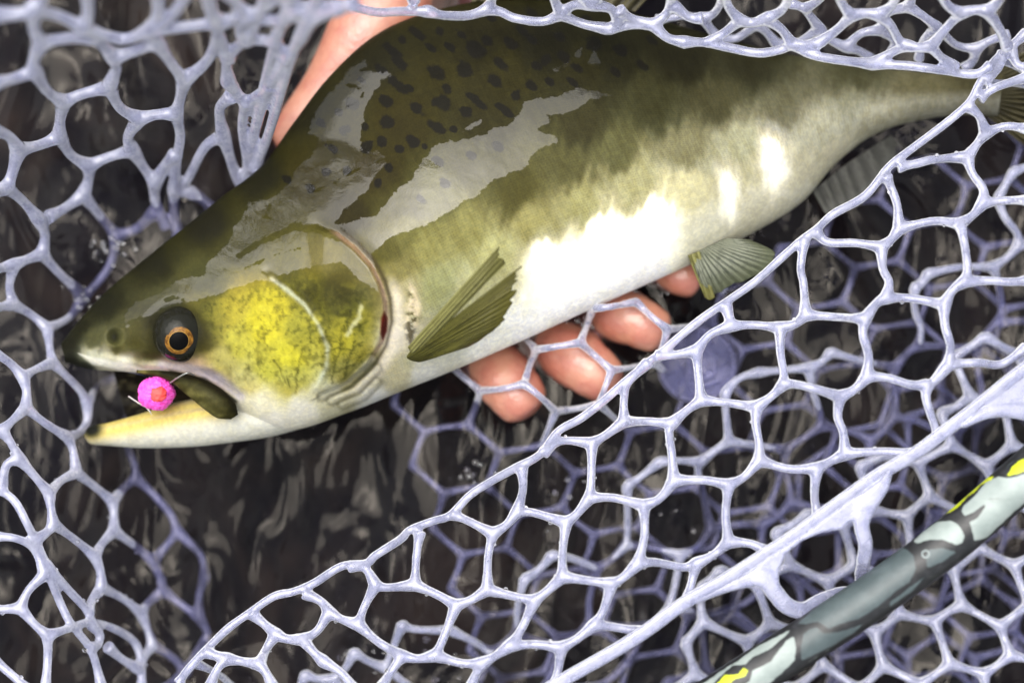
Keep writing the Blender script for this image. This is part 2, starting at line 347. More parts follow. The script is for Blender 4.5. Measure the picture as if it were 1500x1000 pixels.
col = blend(col, crq*smooth(.42, .55, cn), srgb(222, 208, 180), .85); col = blend(col, crq*smooth(.44, .34, cn), srgb(96, 78, 44), .8)
chq = smooth(-6, 30, sd_poly(Q, [(270, 430), (350, 415), (440, 392), (545, 415), (566, 490), (540, 545), (480, 575), (340, 575), (300, 540), (290, 480)]))*main
fn = fbm(Q[:, 0]/4.5, Q[:, 1]/5.5, 71, 4); fm = fbm(Q[:, 0]/38, Q[:, 1]/38, 77, 3); fk = fbm(Q[:, 0]/14, Q[:, 1]/15, 79, 4)
dark_w = smooth(420, 520, Q[:, 0])*smooth(520, 420, Q[:, 1])+.6*smooth(445, 405, Q[:, 1])+.35*smooth(330, 280, Q[:, 0])
col = blend(col, chq*smooth(.34, .76, fk+.24*dark_w+.25*(fm-.45)-.08), srgb(92, 82, 32), .6)
col = blend(col, chq*smooth(.44, .72, fn+.16*dark_w+.3*(fm-.45)-.02), srgb(60, 50, 20), .42)
col = blend(col, chq*smooth(.52, .7, fbm(Q[:, 0]/30+7, Q[:, 1]/26, 83, 3)), srgb(204, 188, 62), .3)
for ln in [[(485, 560), (495, 520), (500, 490)], [(505, 555), (512, 520), (520, 500)], [(432, 575), (436, 545), (442, 510)], [(418, 560), (410, 540), (402, 528)], [(470, 520), (492, 508), (515, 512), (530, 500)], [(490, 545), (512, 538), (532, 520)],
           [(455, 500), (452, 470), (462, 452)], [(538, 470), (520, 478), (505, 470)], [(423, 565), (420, 552)], [(515, 455), (508, 472), (512, 490)]]:
    lq = np.array(ln, float); col = blend(col, np.exp(-((seg_dist(Q+3*(fbm(Q[:, 0]/8, Q[:, 1]/8, 5, 2)-.4)[:, None]*2, ln))/1.7)**2)*main, srgb(76, 66, 28), .45)
col = blend(col, np.exp(-(seg_dist(Q+4*(fbm(Q[:, 0]/9, Q[:, 1]/9, 15, 2)-.4)[:, None]*2, [(528, 448), (526, 464), (516, 474), (508, 490)])/3)**2)*main, srgb(206, 198, 150), .7)
col = col*(1-chq[:, None]*np.array([.09, .0, .0]))
# gill slit (red), mouth fold
col = blend(col, smooth(-2, 2, sd_poly(Q, [(563, 455), (568, 466), (567, 485), (561, 500), (557, 488), (558, 466)]))*main, srgb(120, 14, 18), .95)
fl = seg_dist(Q, [(238, 535), (280, 540), (320, 555), (352, 580)]); col = blend(col, np.exp(-((fl-2)/6)**2)*main, srgb(176, 170, 184), .7)
fl = seg_dist(Q, [(250, 545), (300, 556), (345, 588)]); col = blend(col, np.exp(-(fl/4)**2)*main, srgb(40, 34, 30), .85)
col = blend(col, np.exp(-(np.hypot((Q[:, 0]-168), (Q[:, 1]-494)*.8)/8)**2)*main, srgb(30, 28, 24), .9)
col = blend(col, np.exp(-(np.hypot(Q[:, 0]-263, (Q[:, 1]-486)*1.05)/47)**5)*main, srgb(44, 41, 28), .9)
# lower jaw
ij = slice(n_main, n_main+nj); qj = Q[ij]
dj = seg_dist(qj, [(135, 630), (200, 618), (262, 604), (320, 596)])
cj = np.tile(srgb(212, 212, 200), (nj, 1))
cj = cj*(1-np.exp(-((dj-6)/13)**2)[:, None]*.85)+srgb(216, 194, 84)*(np.exp(-((dj-6)/13)**2)[:, None]*.85)
tipm = smooth(26, 6, np.hypot(qj[:, 0]-134, (qj[:, 1]-628)*1.1)); cj = cj*(1-tipm[:, None])+srgb(44, 44, 40)*tipm[:, None]
tm = smooth(3, -2, dj-1)*smooth(215, 265, qj[:, 0]); cj = cj*(1-.6*tm[:, None])+srgb(170, 148, 122)*.6*tm[:, None]
col[ij] = cj
im = slice(n_main+nj, n_main+nj+nm); qm = Q[im]
dm = seg_dist(qm, [(240, 545), (290, 552), (335, 582), (349, 606)])
mm = np.exp(-(dm/13)**2)[:, None]; nn = smooth(.15, .8, fbm(qm[:, 0]/14, qm[:, 1]/9, 81, 3))[:, None]
col[im] = (srgb(84, 76, 38)*nn+srgb(128, 120, 70)*(1-nn))*(1-mm)+srgb(44, 38, 18)*mm
lq = Q[n_main+nj+nm:]; ln_ = smooth(.4, .62, fbm(lq[:, 0]/13, lq[:, 1]/9, 91, 3))[:, None]
rt = smooth(235, 290, lq[:, 0])[:, None]
col[n_main+nj+nm:] = (srgb(34, 28, 22)*(1-ln_)+srgb(84, 76, 62)*ln_)*(1-rt)+srgb(104, 86, 76)*rt

sky_film = sd_poly(Q, SKY_FILM1)  # patches follow the edges of the sky's reflection on the wet back
for f_ in FILM_MORE: sky_film = np.maximum(sky_film, sd_poly(Q, f_))
for ln, wd in FILM_CUT: sky_film = np.minimum(sky_film, seg_dist(Q, ln)-wd)
sky_film = np.where(main, sky_film, -60)
soft = smooth(290, 330, Q[:, 1])*smooth(560, 600, Q[:, 0])
spot = np.full(N, -2.)
ang = math.radians(38)
for (sx, sy, a, b) in SPOTS:
    dx, dy = Q[:, 0]-sx, Q[:, 1]-sy; u = dx*math.cos(ang)+dy*math.sin(ang); v = -dx*math.sin(ang)+dy*math.cos(ang)
    spot = np.maximum(spot, 1-np.sqrt((u/(a*1.1))**2+(v/(b*1.1))**2))
spot = np.where(main, spot, -2)
# position along / across the body, for scale rows
svv = np.concatenate([sv, np.zeros(N-n_main)]); cvv = np.concatenate([cv, np.zeros(N-n_main)])
scal_l = 1-.85*smooth(.30, .60, col.mean(1))
uvw = np.stack([svv*1500, (1-cvv)*420, np.zeros(N)], -1)
scal = smooth(470, 600, Q[:, 0]+.35*(Q[:, 1]-330))*main
scal = np.where(dso < 0, scal, 0)*scal_l*smooth(8, 40, np.abs(dso))

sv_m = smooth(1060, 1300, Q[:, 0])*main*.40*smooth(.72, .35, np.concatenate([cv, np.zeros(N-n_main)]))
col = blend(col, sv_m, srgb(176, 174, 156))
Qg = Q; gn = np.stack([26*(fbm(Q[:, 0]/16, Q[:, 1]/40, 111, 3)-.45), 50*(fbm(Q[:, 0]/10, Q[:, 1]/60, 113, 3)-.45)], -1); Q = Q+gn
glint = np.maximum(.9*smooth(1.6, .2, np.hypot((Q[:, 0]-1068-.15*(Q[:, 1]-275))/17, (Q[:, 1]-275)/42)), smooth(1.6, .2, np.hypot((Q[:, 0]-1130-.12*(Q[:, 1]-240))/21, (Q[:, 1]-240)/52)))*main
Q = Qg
col = blend(col, glint, srgb(236, 234, 222), .9)  # bright glints painted into the flank colour
def sat(c):
    l = c.mean(1, keepdims=True); k = -.02+0*l; d = .47+.48*smooth(.02, .30, l)
    return np.clip(l+(c-l)*(1+k), .001, 1)*d
def mat_fish():
    m = M('salmon_skin')
    base = m.attr('skin', True); sky_film = m.attr('sky_film'); spot = m.attr('spot'); sc_ = m.attr('scales'); uvw = m.attr('uvw', True)
    n1 = m.noise(900, 4, .6); n2 = m.noise(260, 5, .6, .5); n3 = m.noise(2600, 2, .5)
    # scale lattice (two crossed diagonal sets of rows)
    sep = m.node('SeparateXYZ'); m.set(sep.inputs[0], uvw)
    wob = m.math('MULTIPLY', m.math('SUBTRACT', m.noise(160, 3), .5), 16.)
    k = 2*math.pi/8.2
    r1 = m.math('SINE', m.math('MULTIPLY', m.math('ADD', m.math('ADD', sep.outputs[0], m.math('MULTIPLY', sep.outputs[1], 1.15)), wob), k))
    r2 = m.math('SINE', m.math('MULTIPLY', m.math('ADD', m.math('SUBTRACT', sep.outputs[0], m.math('MULTIPLY', sep.outputs[1], 1.15)), wob), k))
    lat = m.math('MULTIPLY', r1, r2)
    # mottling of the ground colour
    c = m.mix(m.math('MULTIPLY', m.ramp(n2, .38, .62), .26), base, m.mix(1., base, (.58, .55, .45), 'MULTIPLY'))
    c = m.mix(m.math('MULTIPLY', m.ramp(n1, .42, .62), .35), c, m.mix(1., c, (1.5, 1.45, 1.2), 'MULTIPLY'))
    # streaks across the flank
    st = m.noise(1.0, 4, .6, 0, m.scaled((.075, .012, 1), uvw))
    c = m.mix(m.math('MULTIPLY', m.math('MULTIPLY', sc_, m.ramp(st, .42, .62)), .5), c, m.mix(1., c, (.66, .63, .52), 'MULTIPLY'))
    c = m.mix(m.math('MULTIPLY', m.math('MULTIPLY', sc_, m.ramp(lat, -.1, .9)), m.math('MULTIPLY', n2, .55)), c, m.mix(1., c, (.5, .48, .40), 'MULTIPLY'))
    c = m.mix(m.math('MULTIPLY', m.math('MULTIPLY', sc_, m.ramp(n3, .5, .75)), .3), c, m.mix(1., c, (1.35, 1.3, 1.15), 'MULTIPLY'))
    sp = m.ramp(m.math('ADD', spot, m.math('MULTIPLY', m.math('SUBTRACT', n2, .5), 1.5)), .10, .42)
    c = m.mix(m.math('MULTIPLY', sp, .9), c, (.0055, .005, .0035))
    # wet film, its coat masked to the outline of the sky reflection
    fe = m.math('ADD', sky_film, m.math('ADD', m.math('MULTIPLY', m.math('SUBTRACT', n2, .5), 17.), m.math('MULTIPLY', m.math('SUBTRACT', n1, .5), 7.)))
    wet = m.ramp(fe, -.7, .7)  # coat mask, cut to the sky reflection's outline
    m.p(Base_Color=c)
    m.p(Roughness=.55, Specular_IOR_Level=.06)
    m.p(Coat_Weight=m.math('ADD', m.math('MULTIPLY', wet, .985), .015), Coat_IOR=1.43, Coat_Roughness=.05, Coat_Tint=(1, .97, .86, 1))
    b1 = m.bump(lat, .05, .0002); bb = m.bump(n1, .20, .0006, b1)
    m.p(Normal=bb); m.p(Coat_Normal=m.bump(n2, .05, .002))
    m.p(Subsurface_Weight=.08, Subsurface_Radius=(.004, .003, .0015), Subsurface_Scale=1.)
    return m.m

SAL_LOC = (0.02, 0.01, 0.0)
salmon = tag(empty('salmon', SAL_LOC), 'humpbacked olive salmon with yellow cheek and open mouth lying in the net', 'fish')
ALB = 0.72
obj('body', V, fb, mat_fish(), salmon, attrs=dict(skin=np.clip(sat(col)*(1-smooth(.22, .05, col.mean(1))[:, None]*np.array([.10, .0, .12]))*(1+(smooth(500, 640, Q[:, 0])*smooth(.5, .3, col.mean(1))*main)[:, None]*np.array([-.07, .0, .16]))*ALB*(1+.75*smooth(.42, .72, col.mean(1))*smooth(640, 790, Q[:, 0]+.5*(Q[:, 1]-430))*np.maximum(1-smooth(965, 1035, Q[:, 0]+20*(fbm(Q[:, 0]/30, Q[:, 1]/12, 7, 2)-.4)), glint))[:, None], .003, .84), sky_film=sky_film, spot=spot, scales=scal, uvw=uvw))  # white belly raised further to paint in the blown-out glare

# -- eye
def cap(center, axis, r, a0, a1, n=40, m=14, squash=(1, 1)):
    axis = Vector(axis).normalized(); t = axis.orthogonal().normalized(); b = axis.cross(t); vs = []; fs = []
    for i in range(m+1):
        a = a0+(a1-a0)*i/m
        for j in range(n):
            p = 2*math.pi*j/n
            d = axis*math.cos(a)+(t*math.cos(p)*squash[0]+b*math.sin(p)*squash[1])*math.sin(a)
            vs.append(tuple(Vector(center)+d*r))
    for i in range(m):
        for j in range(n): fs.append((i*n+j, i*n+(j+1) % n, (i+1)*n+(j+1) % n, (i+1)*n+j))
    return vs, fs
def simple(name, colr, rough=.4, **kw):
    m = M(name); m.p(Base_Color=(*colr, 1), Roughness=rough, **kw); return m
def mat_eyeball():
    m = simple('eyeball', (.010, .010, .006), .2, Specular_IOR_Level=.08, Coat_Weight=.4, Coat_Roughness=.03, Coat_IOR=1.4); m.p(Coat_Normal=m.bump(m.noise(300, 3), .25, .002)); return m.m
def mat_iris():
    m = simple('iris', (.3, .14, .03), .25); c = m.mix(m.ramp(m.noise(900, 4, .6), .35, .65), (.25, .115, .015), (.09, .038, .006)); m.p(Base_Color=c, Specular_IOR_Level=.1, Coat_Weight=.15, Coat_Roughness=.02); return m.m
ez = .0243; ec = P(266, 489, ez); er_ = 42*S*(H-ez)/H
ev, ef = cap(ec, (0, 0, 1), er_, .001, 1.9)
eye = obj('eye', ev, ef, mat_eyeball(), salmon)
ax = (.09, -.27, 1)
iv, if_ = cap(ec, ax, er_*1.012, .34, .52, 48, 8, (1.0, .93)); iris = obj('iris', iv, if_, mat_iris(), eye)
iv, if_ = cap(ec, ax, er_*1.017, .335, .365, 48, 6, (1.0, .93)); obj('iris_ring', iv, if_, simple('iris_ring', (.30, .17, .035), .3, Specular_IOR_Level=.1).m, eye)
pm = simple('pupil', (.003, .003, .003), .3, Specular_IOR_Level=.04)
iv, if_ = cap(ec, ax, er_*1.02, .001, .345, 48, 10, (1.0, .93)); obj('pupil', iv, if_, pm.m, eye)

# -- fins
def fin(name, base, tip, zb, zt, nr, amp, mat, nu=46, nw=150, curl=0., rag=.06, seed=1):
    b = catmull(base, nw); t = catmull(tip, nw); w = np.linspace(0, 1, nw); u = np.linspace(0, 1, nu)
    ragv = 1-rag*np.abs(fbm(w*nr*.5, w*0+seed, seed, 3)-.2)*1.6
    U = u[None]*ragv[:, None]
    xy = b[:, None]+(t-b)[:, None]*U[..., None]
    zbv = np.interp(w, np.linspace(0, 1, len(zb)), zb)[:, None]; ztv = np.interp(w, np.linspace(0, 1, len(zt)), zt)[:, None]
    z_ = zbv+(ztv-zbv)*u[None]+curl*np.sin(math.pi*u)[None]+amp*np.sin(2*math.pi*nr*w)[:, None]*(.25+.75*np.sin(math.pi*np.clip(u*1.1, 0, 1))[None])
    v = P(xy[..., 0].ravel(), xy[..., 1].ravel(), z_.ravel())
    f = [[i*nu+j, (i+1)*nu+j, (i+1)*nu+j+1, i*nu+j+1] for i in range(nw-1) for j in range(nu-1)]
    uw = np.stack([np.tile(u, nw), np.repeat(w*nr, nu), np.zeros(nw*nu)], -1)
    o = obj(name, v, f, mat, salmon, attrs=dict(uvw=uw))
    md = o.modifiers.new('thick', 'SOLIDIFY'); md.thickness = .0005; md.offset = 0
    return o
def mat_fin(name, ray, web, tipc, dark):
    m = M(name); uv = m.attr('uvw', True); sep = m.node('SeparateXYZ'); m.set(sep.inputs[0], uv)
    wv = m.math('SINE', m.math('MULTIPLY', m.math('ADD', sep.outputs[1], m.math('MULTIPLY', m.noise(150, 2), .25)), 2*math.pi))
    c = m.mix(m.ramp(wv, -.5, .7), web, ray)
    st = m.noise(1., 5, .6, 0, m.scaled((3.5, 4., 1), uv))
    c = m.mix(m.math('MULTIPLY', m.ramp(st, .5, .66), .75), c, dark)
    c = m.mix(m.math('MULTIPLY', m.ramp(sep.outputs[0], .45, 1.0), .6), c, tipc)
    c = m.mix(m.math('MULTIPLY', m.ramp(m.noise(700, 3), .5, .7), .3), c, dark)
    m.p(Base_Color=c, Roughness=.45, Specular_IOR_Level=.15, Coat_Weight=.06, Coat_Roughness=.1, Transmission_Weight=.0, Subsurface_Weight=.1, Subsurface_Radius=(.002, .002, .001)); m.p(Normal=m.bump(wv, .16, .0003))
    return m.m
mf1 = mat_fin('pectoral_fin', (.072, .068, .012), (.046, .043, .008), (.080, .072, .012), (.011, .010, .004))
mf2 = mat_fin('pelvic_fin', (.16, .17, .125), (.09, .098, .075), (.065, .075, .03), (.022, .026, .02))
mf3 = mat_fin('dark_fin', (.06, .052, .024), (.03, .026, .013), (.05, .043, .02), (.012, .01, .006))
mf4 = mat_fin('anal_fin', (.055, .055, .047), (.042, .042, .036), (.075, .075, .068), (.018, .018, .015))
mf5 = mat_fin('leading_ray', (.17, .165, .055), (.10, .096, .03), (.08, .075, .016), (.06, .052, .018))
fin('pectoral_fin', [(601, 516), (597, 524), (612, 529), (624, 527)], [(768, 386), (766, 396), (769, 412), (758, 446), (736, 474), (702, 500), (664, 514)], [.034, .033, .030, .028], [.047, .046, .042, .034], 19, .00018, mf1, curl=.004, rag=.17, seed=3)
fin('pectoral_fin', [(598, 508), (603, 516), (610, 519)], [(733, 358), (738, 368), (740, 386)], [.035, .035, .034], [.048, .0475, .046], 4, .0002, mf5, curl=.005, rag=.08, seed=8)
fin('pelvic_fin', [(1062, 350), (1036, 362), (1012, 372)], [(1098, 352), (1137, 371), (1128, 392), (1090, 415), (1052, 432), (1036, 438)], [.016, .016, .016], [.016, .018, .019, .018, .015, .014], 17, .0002, mf2, curl=.003, rag=.12, seed=5)
fin('pelvic_fin', [(1024, 368), (1016, 371), (1008, 374)], [(1047, 436), (1040, 440), (1034, 437)], [.0175, .0175, .0175], [.0165, .0165, .0165], 2, .0004, mf5, rag=.04, seed=6)
fin('dorsal_fin', [(690, 4), (800, -2), (930, 18)], [(760, -95), (880, -130), (1010, -70)], [.012, .012, .011], [.012, .013, .012], 12, .0009, mf3, rag=.05, seed=7)
fin('tail_fin', [(1450, 108), (1462, 138), (1446, 170)], [(1590, 20), (1620, 120), (1590, 280)], [.003, .003, .003], [.002, .002, .002], 16, .001, mf3, rag=.06, seed=9)
fin('anal_fin', [(1190, 280), (1240, 240), (1305, 198)], [(1212, 318), (1262, 300), (1330, 225)], [.001, .001, .001], [.0014, .0004, -.0008], 7, .0003, mf4, rag=.22, seed=11)

# ------------------------------------------------------------------ fishing lure in the mouth
def ico(r, sub=4):
    bm = bmesh.new(); bmesh.ops.create_icosphere(bm, subdivisions=sub, radius=r)
    v = np.array([x.co for x in bm.verts]); f = [[x.index for x in p.verts] for p in bm.faces]; bm.free(); return v, f
def tube(pts, r, ns=None, nr=12, flare=None, phase=0.):
    """tube along 3-D points; r scalar or per point"""
    pts = np.asarray(pts, float); n = len(pts); r = np.broadcast_to(np.asarray(r, float), (n,))
    t = np.gradient(pts, axis=0); t /= np.linalg.norm(t, axis=1)[:, None]+1e-12
    ref = np.array([0, 0, 1.]) if abs(t[0, 2]) < .9 else np.array([1., 0, 0])
    a = np.cross(t, ref); a /= np.linalg.norm(a, axis=1)[:, None]+1e-12; b = np.cross(a, t)
    ph = np.linspace(0, 2*math.pi, nr, endpoint=False)+phase
    v = pts[:, None]+r[:, None, None]*(np.cos(ph)[None, :, None]*a[:, None]+np.sin(ph)[None, :, None]*b[:, None])
    f = loft_faces(n, nr); return v.reshape(-1, 3), f
class Acc:
    def __init__(s): s.v = []; s.f = []; s.n = 0; s.at = []
    def add(s, v, f, a=None):
        v = np.asarray(v, float); s.v.append(v); s.f.extend([[i+s.n for i in p] for p in f]); s.n += len(v)
        if a is not None: s.at.append(a)
    def V(s): return np.vstack(s.v)
lz = .0195; lc = P(229, 576, lz); lr = 27*S*(H-lz)/H
lure = tag(empty('fishing_lure', tuple(lc)), 'bright pink egg lure with orange dot hooked in the corner of the salmon mouth', 'lure')
v, f = ico(1, 5); nrm_ = v.copy()
fz = 1+.07*(fbm(v[:, 0]*5+9, v[:, 1]*5+v[:, 2]*4+9, 3, 3)-.4)+.13*(rng.random(len(v))-.5)+.03*np.cos(5*np.arctan2(v[:, 1], v[:, 0]))
m = M('pink_yarn'); c = m.mix(m.ramp(m.noise(900, 4, .6), .35, .65), (.90, .055, .46), (.95, .12, .62))
m.p(Base_Color=c, Roughness=.55, Subsurface_Weight=.35, Subsurface_Radius=(.004, .002, .003), Subsurface_Scale=1.); m.p(Normal=m.bump(m.noise(1800, 3), .4, .0005))
obj('bead', lc+v*lr*.97*fz[:, None]*np.array([1, .93, .8]), f, m.m, lure)
v, f = ico(1, 4); fz = 1+.75*(fbm(v[:, 0]*2.2+9, v[:, 1]*2.5+v[:, 2]*2+9, 13, 3)-.4)
m = M('orange_yarn'); m.p(Base_Color=m.mix(m.noise(700, 3), (.85, .035, .02), (.9, .10, .10)), Roughness=.55)
obj('dot', P(231, 577, lz+.0036)+v*lr*.44*fz[:, None]*np.array([1, .9, .62]), f, m.m, lure)
m = simple('hook_wire', (.30, .30, .28), .35, Metallic=.6)
pts = catmull(np.vstack([P(250, 560, .022), P(262, 552, .0265), P(275, 546, .028), P(284, 549, .024)]), 30); v, f = tube(pts, .00024); obj('hook', v, f, m.m, lure)
m = simple('leader', (.75, .75, .72), .2, Transmission_Weight=.5)
pts = catmull(np.vstack([P(188, 580, .020), P(200, 588, .020), P(214, 596, .0195), P(222, 597, .0175)]), 20); v, f = tube(pts, .0002); obj('leader', v, f, m.m, lure)
pts = catmull(np.vstack([P(214, 596, .0195), P(220, 603, .0195), P(222, 607, .017)]), 14); v, f = tube(pts, .0002); obj('leader', v, f, m.m, lure)

# ------------------------------------------------------------------ hand under the fish
def mat_skin():
    m = M('wet_skin'); n = m.noise(120, 4, .55); n2 = m.noise(1500, 3, .6)
    c = m.mix(m.ramp(n, .35, .65), (.50, .225, .145), (.42, .145, .098))
    c = m.mix(m.math('MULTIPLY', m.ramp(n2, .5, .7), .25), c, (.46, .24, .17))
    wv = m.node('TexWave'); wv.inputs['Scale'].default_value = 520; wv.inputs['Distortion'].default_value = 5; wv.inputs['Detail'].default_value = 2; wv.inputs['Detail Scale'].default_value = .3
    m.set(wv.inputs['Vector'], m.scaled((1, 1, 1), rot=(0, 0, .6)))
    m.p(Base_Color=c, Roughness=.40, Coat_Weight=.7, Coat_Roughness=.08, Coat_IOR=1.6, Coat_Normal=m.bump(m.noise(420, 4), .35, .0012), Subsurface_Weight=.22, Subsurface_Radius=(.004, .0016, .0009), Subsurface_Scale=1.)
    m.p(Normal=m.bump(wv.outputs['Fac'], .18, .0004, m.bump(n, .35, .003, m.bump(n2, .2, .0004)))); return m.m
def capsule_chain(acc, pts, rad, n=110, nr=36, creases=()):
    p = catmull(pts, n); r = catmull(np.stack([rad, rad], -1), n)[:, 0]
    u = np.linspace(0, 1, n); L = np.linalg.norm(np.diff(p, axis=0), axis=1).sum()
    dtip = (1-u)*L; rt = r[-1]; k = np.sqrt(np.clip(1-np.clip(1-dtip/(rt*1.25), 0, 1)**2, .0004, 1))
    for d0, dep in creases: k = k*(1-dep*np.exp(-((dtip-d0*S)/(4.5*S))**2))
    v, f = tube(p, r*k, nr=nr); acc.add(v, f)
ha = Acc(); R = lambda px: px*S
FING = [  # visible tip chains: (x, y, z) per joint from palm to tip, radii in units
    ([(600, 330, -.030), (655, 440, -.028), (708, 515, -.010), (750, 568, .0015), (780, 608, .0025)], [46, 46, 45, 44, 33]),
    ([(690, 280, -.030), (745, 400, -.030), (802, 490, -.010), (856, 534, .0015), (905, 570, .003)], [46, 46, 46, 43, 30]),
    ([(770, 230, -.030), (830, 350, -.030), (884, 445, -.008), (932, 470, .0005), (978, 494, .001)], [44, 44, 42, 39, 29]),
    ([(850, 200, -.028), (910, 290, -.028), (965, 378, -.010), (996, 400, -.001), (1028, 414, -.001)], [38, 38, 36, 33, 25])]
for pts, rad in FING:
    capsule_chain(ha, np.array([P(*p) for p in pts]), np.array(rad)*S, creases=((92, .045), (101, .035)))
# palm as broad chains running to the wrist, thumb along the back of the fish
for pts, rad in [([(610, -120, -.03), (600, 60, -.033), (600, 200, -.034), (610, 340, -.030)], [70, 66, 62, 46]), ([(650, -130, -.03), (660, 60, -.034), (680, 180, -.034), (700, 300, -.030)], [72, 66, 62, 48]),
                 ([(690, -130, -.03), (720, 50, -.034), (750, 150, -.033), (780, 250, -.030)], [66, 62, 56, 46]), ([(720, -120, -.03), (770, 60, -.032), (810, 140, -.031), (850, 210, -.028)], [58, 52, 48, 40]),
                 ([(650, -420, -.02), (645, -260, -.026), (645, -130, -.03), (650, 0, -.032)], [118, 108, 104, 80]),
                 ([(640, -140, -.024), (590, -40, -.012), (548, 45, -.004), (492, 130, -.003), (448, 190, -.004), (412, 226, -.006)], [88, 82, 68, 50, 46, 34])]:
    capsule_chain(ha, np.array([P(*p) for p in pts]), np.array(rad)*S)
hand = obj('hand', ha.V(), ha.f, mat_skin())
md = hand.modifiers.new('weld', 'REMESH'); md.mode = 'VOXEL'; md.voxel_size = .0007; md.use_smooth_shade = True
md = hand.modifiers.new('soft', 'SMOOTH'); md.iterations = 5; md.factor = .5
tag(hand, 'wet bare hand holding the salmon from below with four fingertips out under its belly', 'hand')

# ------------------------------------------------------------------ landing net
net = tag(empty('landing_net', tuple(P(1200, 850, .03))), 'clear bluish rubber landing net with camouflage hoop, wrapped around the salmon', 'landing net')
def mat_net(wall=False):
    m = M('clear_rubber'); n = m.noise(260, 4, .6); n2 = m.noise(1400, 3, .6)
    c = m.mix(m.ramp(n, .35, .65), (.50, .522, .73), (.66, .68, .86))
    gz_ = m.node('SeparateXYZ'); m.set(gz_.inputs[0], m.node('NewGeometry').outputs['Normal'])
    side = m.ramp(m.math('ADD', m.math('ABSOLUTE', gz_.outputs[2]), m.math('MULTIPLY', m.math('SUBTRACT', n2, .5), .5)), .70, .34)     # white light rims painted on the strand flanks by surface normal
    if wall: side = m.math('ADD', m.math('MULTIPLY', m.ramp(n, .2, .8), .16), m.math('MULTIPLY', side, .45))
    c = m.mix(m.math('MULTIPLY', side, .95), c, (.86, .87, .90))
    m.p(Base_Color=c, Roughness=.09, IOR=1.45, Specular_IOR_Level=.6, Transmission_Weight=m.math('SUBTRACT', .68, m.math('MULTIPLY', side, .5)), Coat_Weight=.85, Coat_Roughness=.03, Coat_IOR=1.5)
    m.p(Normal=m.bump(n, .10 if wall else .3, .0012, m.bump(n2, .1 if wall else .25, .0003))); return m.m
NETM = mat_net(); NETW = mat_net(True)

def parse(txt):
    out = []
    for ln in txt.strip().split(';'):
        ln = ln.strip()
        if ln:
            a = [float(t) for t in ln.replace(',', ' ').split()]; out.append([(a[i], a[i+1]) for i in range(0, len(a), 2)])
    return out
def snap(lines, tol=11):
    ends = [(i, k) for i, l in enumerate(lines) for k in (0, -1)]
    pts = np.array([lines[i][k] for i, k in ends]); lab = -np.ones(len(pts), int); cs = []
    for j in range(len(pts)):
        for ci, cc_ in enumerate(cs):
            if np.hypot(*(np.mean(cc_, 0)-pts[j])) < tol: cc_.append(pts[j]); lab[j] = ci; break
        else: cs.append([pts[j]]); lab[j] = len(cs)-1
    for j, (i, k) in enumerate(ends):
        if len(cs[lab[j]]) > 1: lines[i] = list(lines[i]); lines[i][k] = tuple(np.mean(cs[lab[j]], 0))
    nodes = [(np.mean(c_, 0), len(c_)) for c_ in cs]
    return lines, nodes
def netting(name, lines, zf, r, vox=.0005, flare=.42, nr=10, smooth_it=4, node_r=1.22, flat=.92, mat=None):
    """strands of a rubber net: zf(x, y) gives the height; one welded sheet"""
    lines, nodes = snap(lines); acc = Acc()
    for l in lines:
        L = sum(math.hypot(l[i+1][0]-l[i][0], l[i+1][1]-l[i][1]) for i in range(len(l)-1)); n = max(6, int(L/5))
        p = catmull(l, n); zz_ = zf(p[:, 0], p[:, 1]); p3 = P(p[:, 0], p[:, 1], zz_)
        u = np.linspace(0, L, n); de = np.minimum(u, L-u)
        rr = (r(p[:, 1]) if callable(r) else r)*S*(1+flare*np.exp(-(de/13)**2)+.10*(vnoise(u/22+l[0][0], u*0+l[0][1], 5)-.5))
        v, f = tube(p3, rr, nr=nr); acc.add(v, f)
    sv_, sf_ = ico(1, 2)
    for c_, k in nodes:
        if k >= 2:
            zc_ = float(zf(np.array([c_[0]]), np.array([c_[1]]))[0]); acc.add(P(c_[0], c_[1], zc_)+sv_*(r(c_[1]) if callable(r) else r)*S*node_r, sf_)
    o = obj(name, acc.V(), acc.f, mat or NETM, net)
    if vox:
        md = o.modifiers.new('weld', 'REMESH'); md.mode = 'VOXEL'; md.voxel_size = vox; md.use_smooth_shade = True
        md = o.modifiers.new('soft', 'SMOOTH'); md.iterations = smooth_it; md.factor = .5
    return o

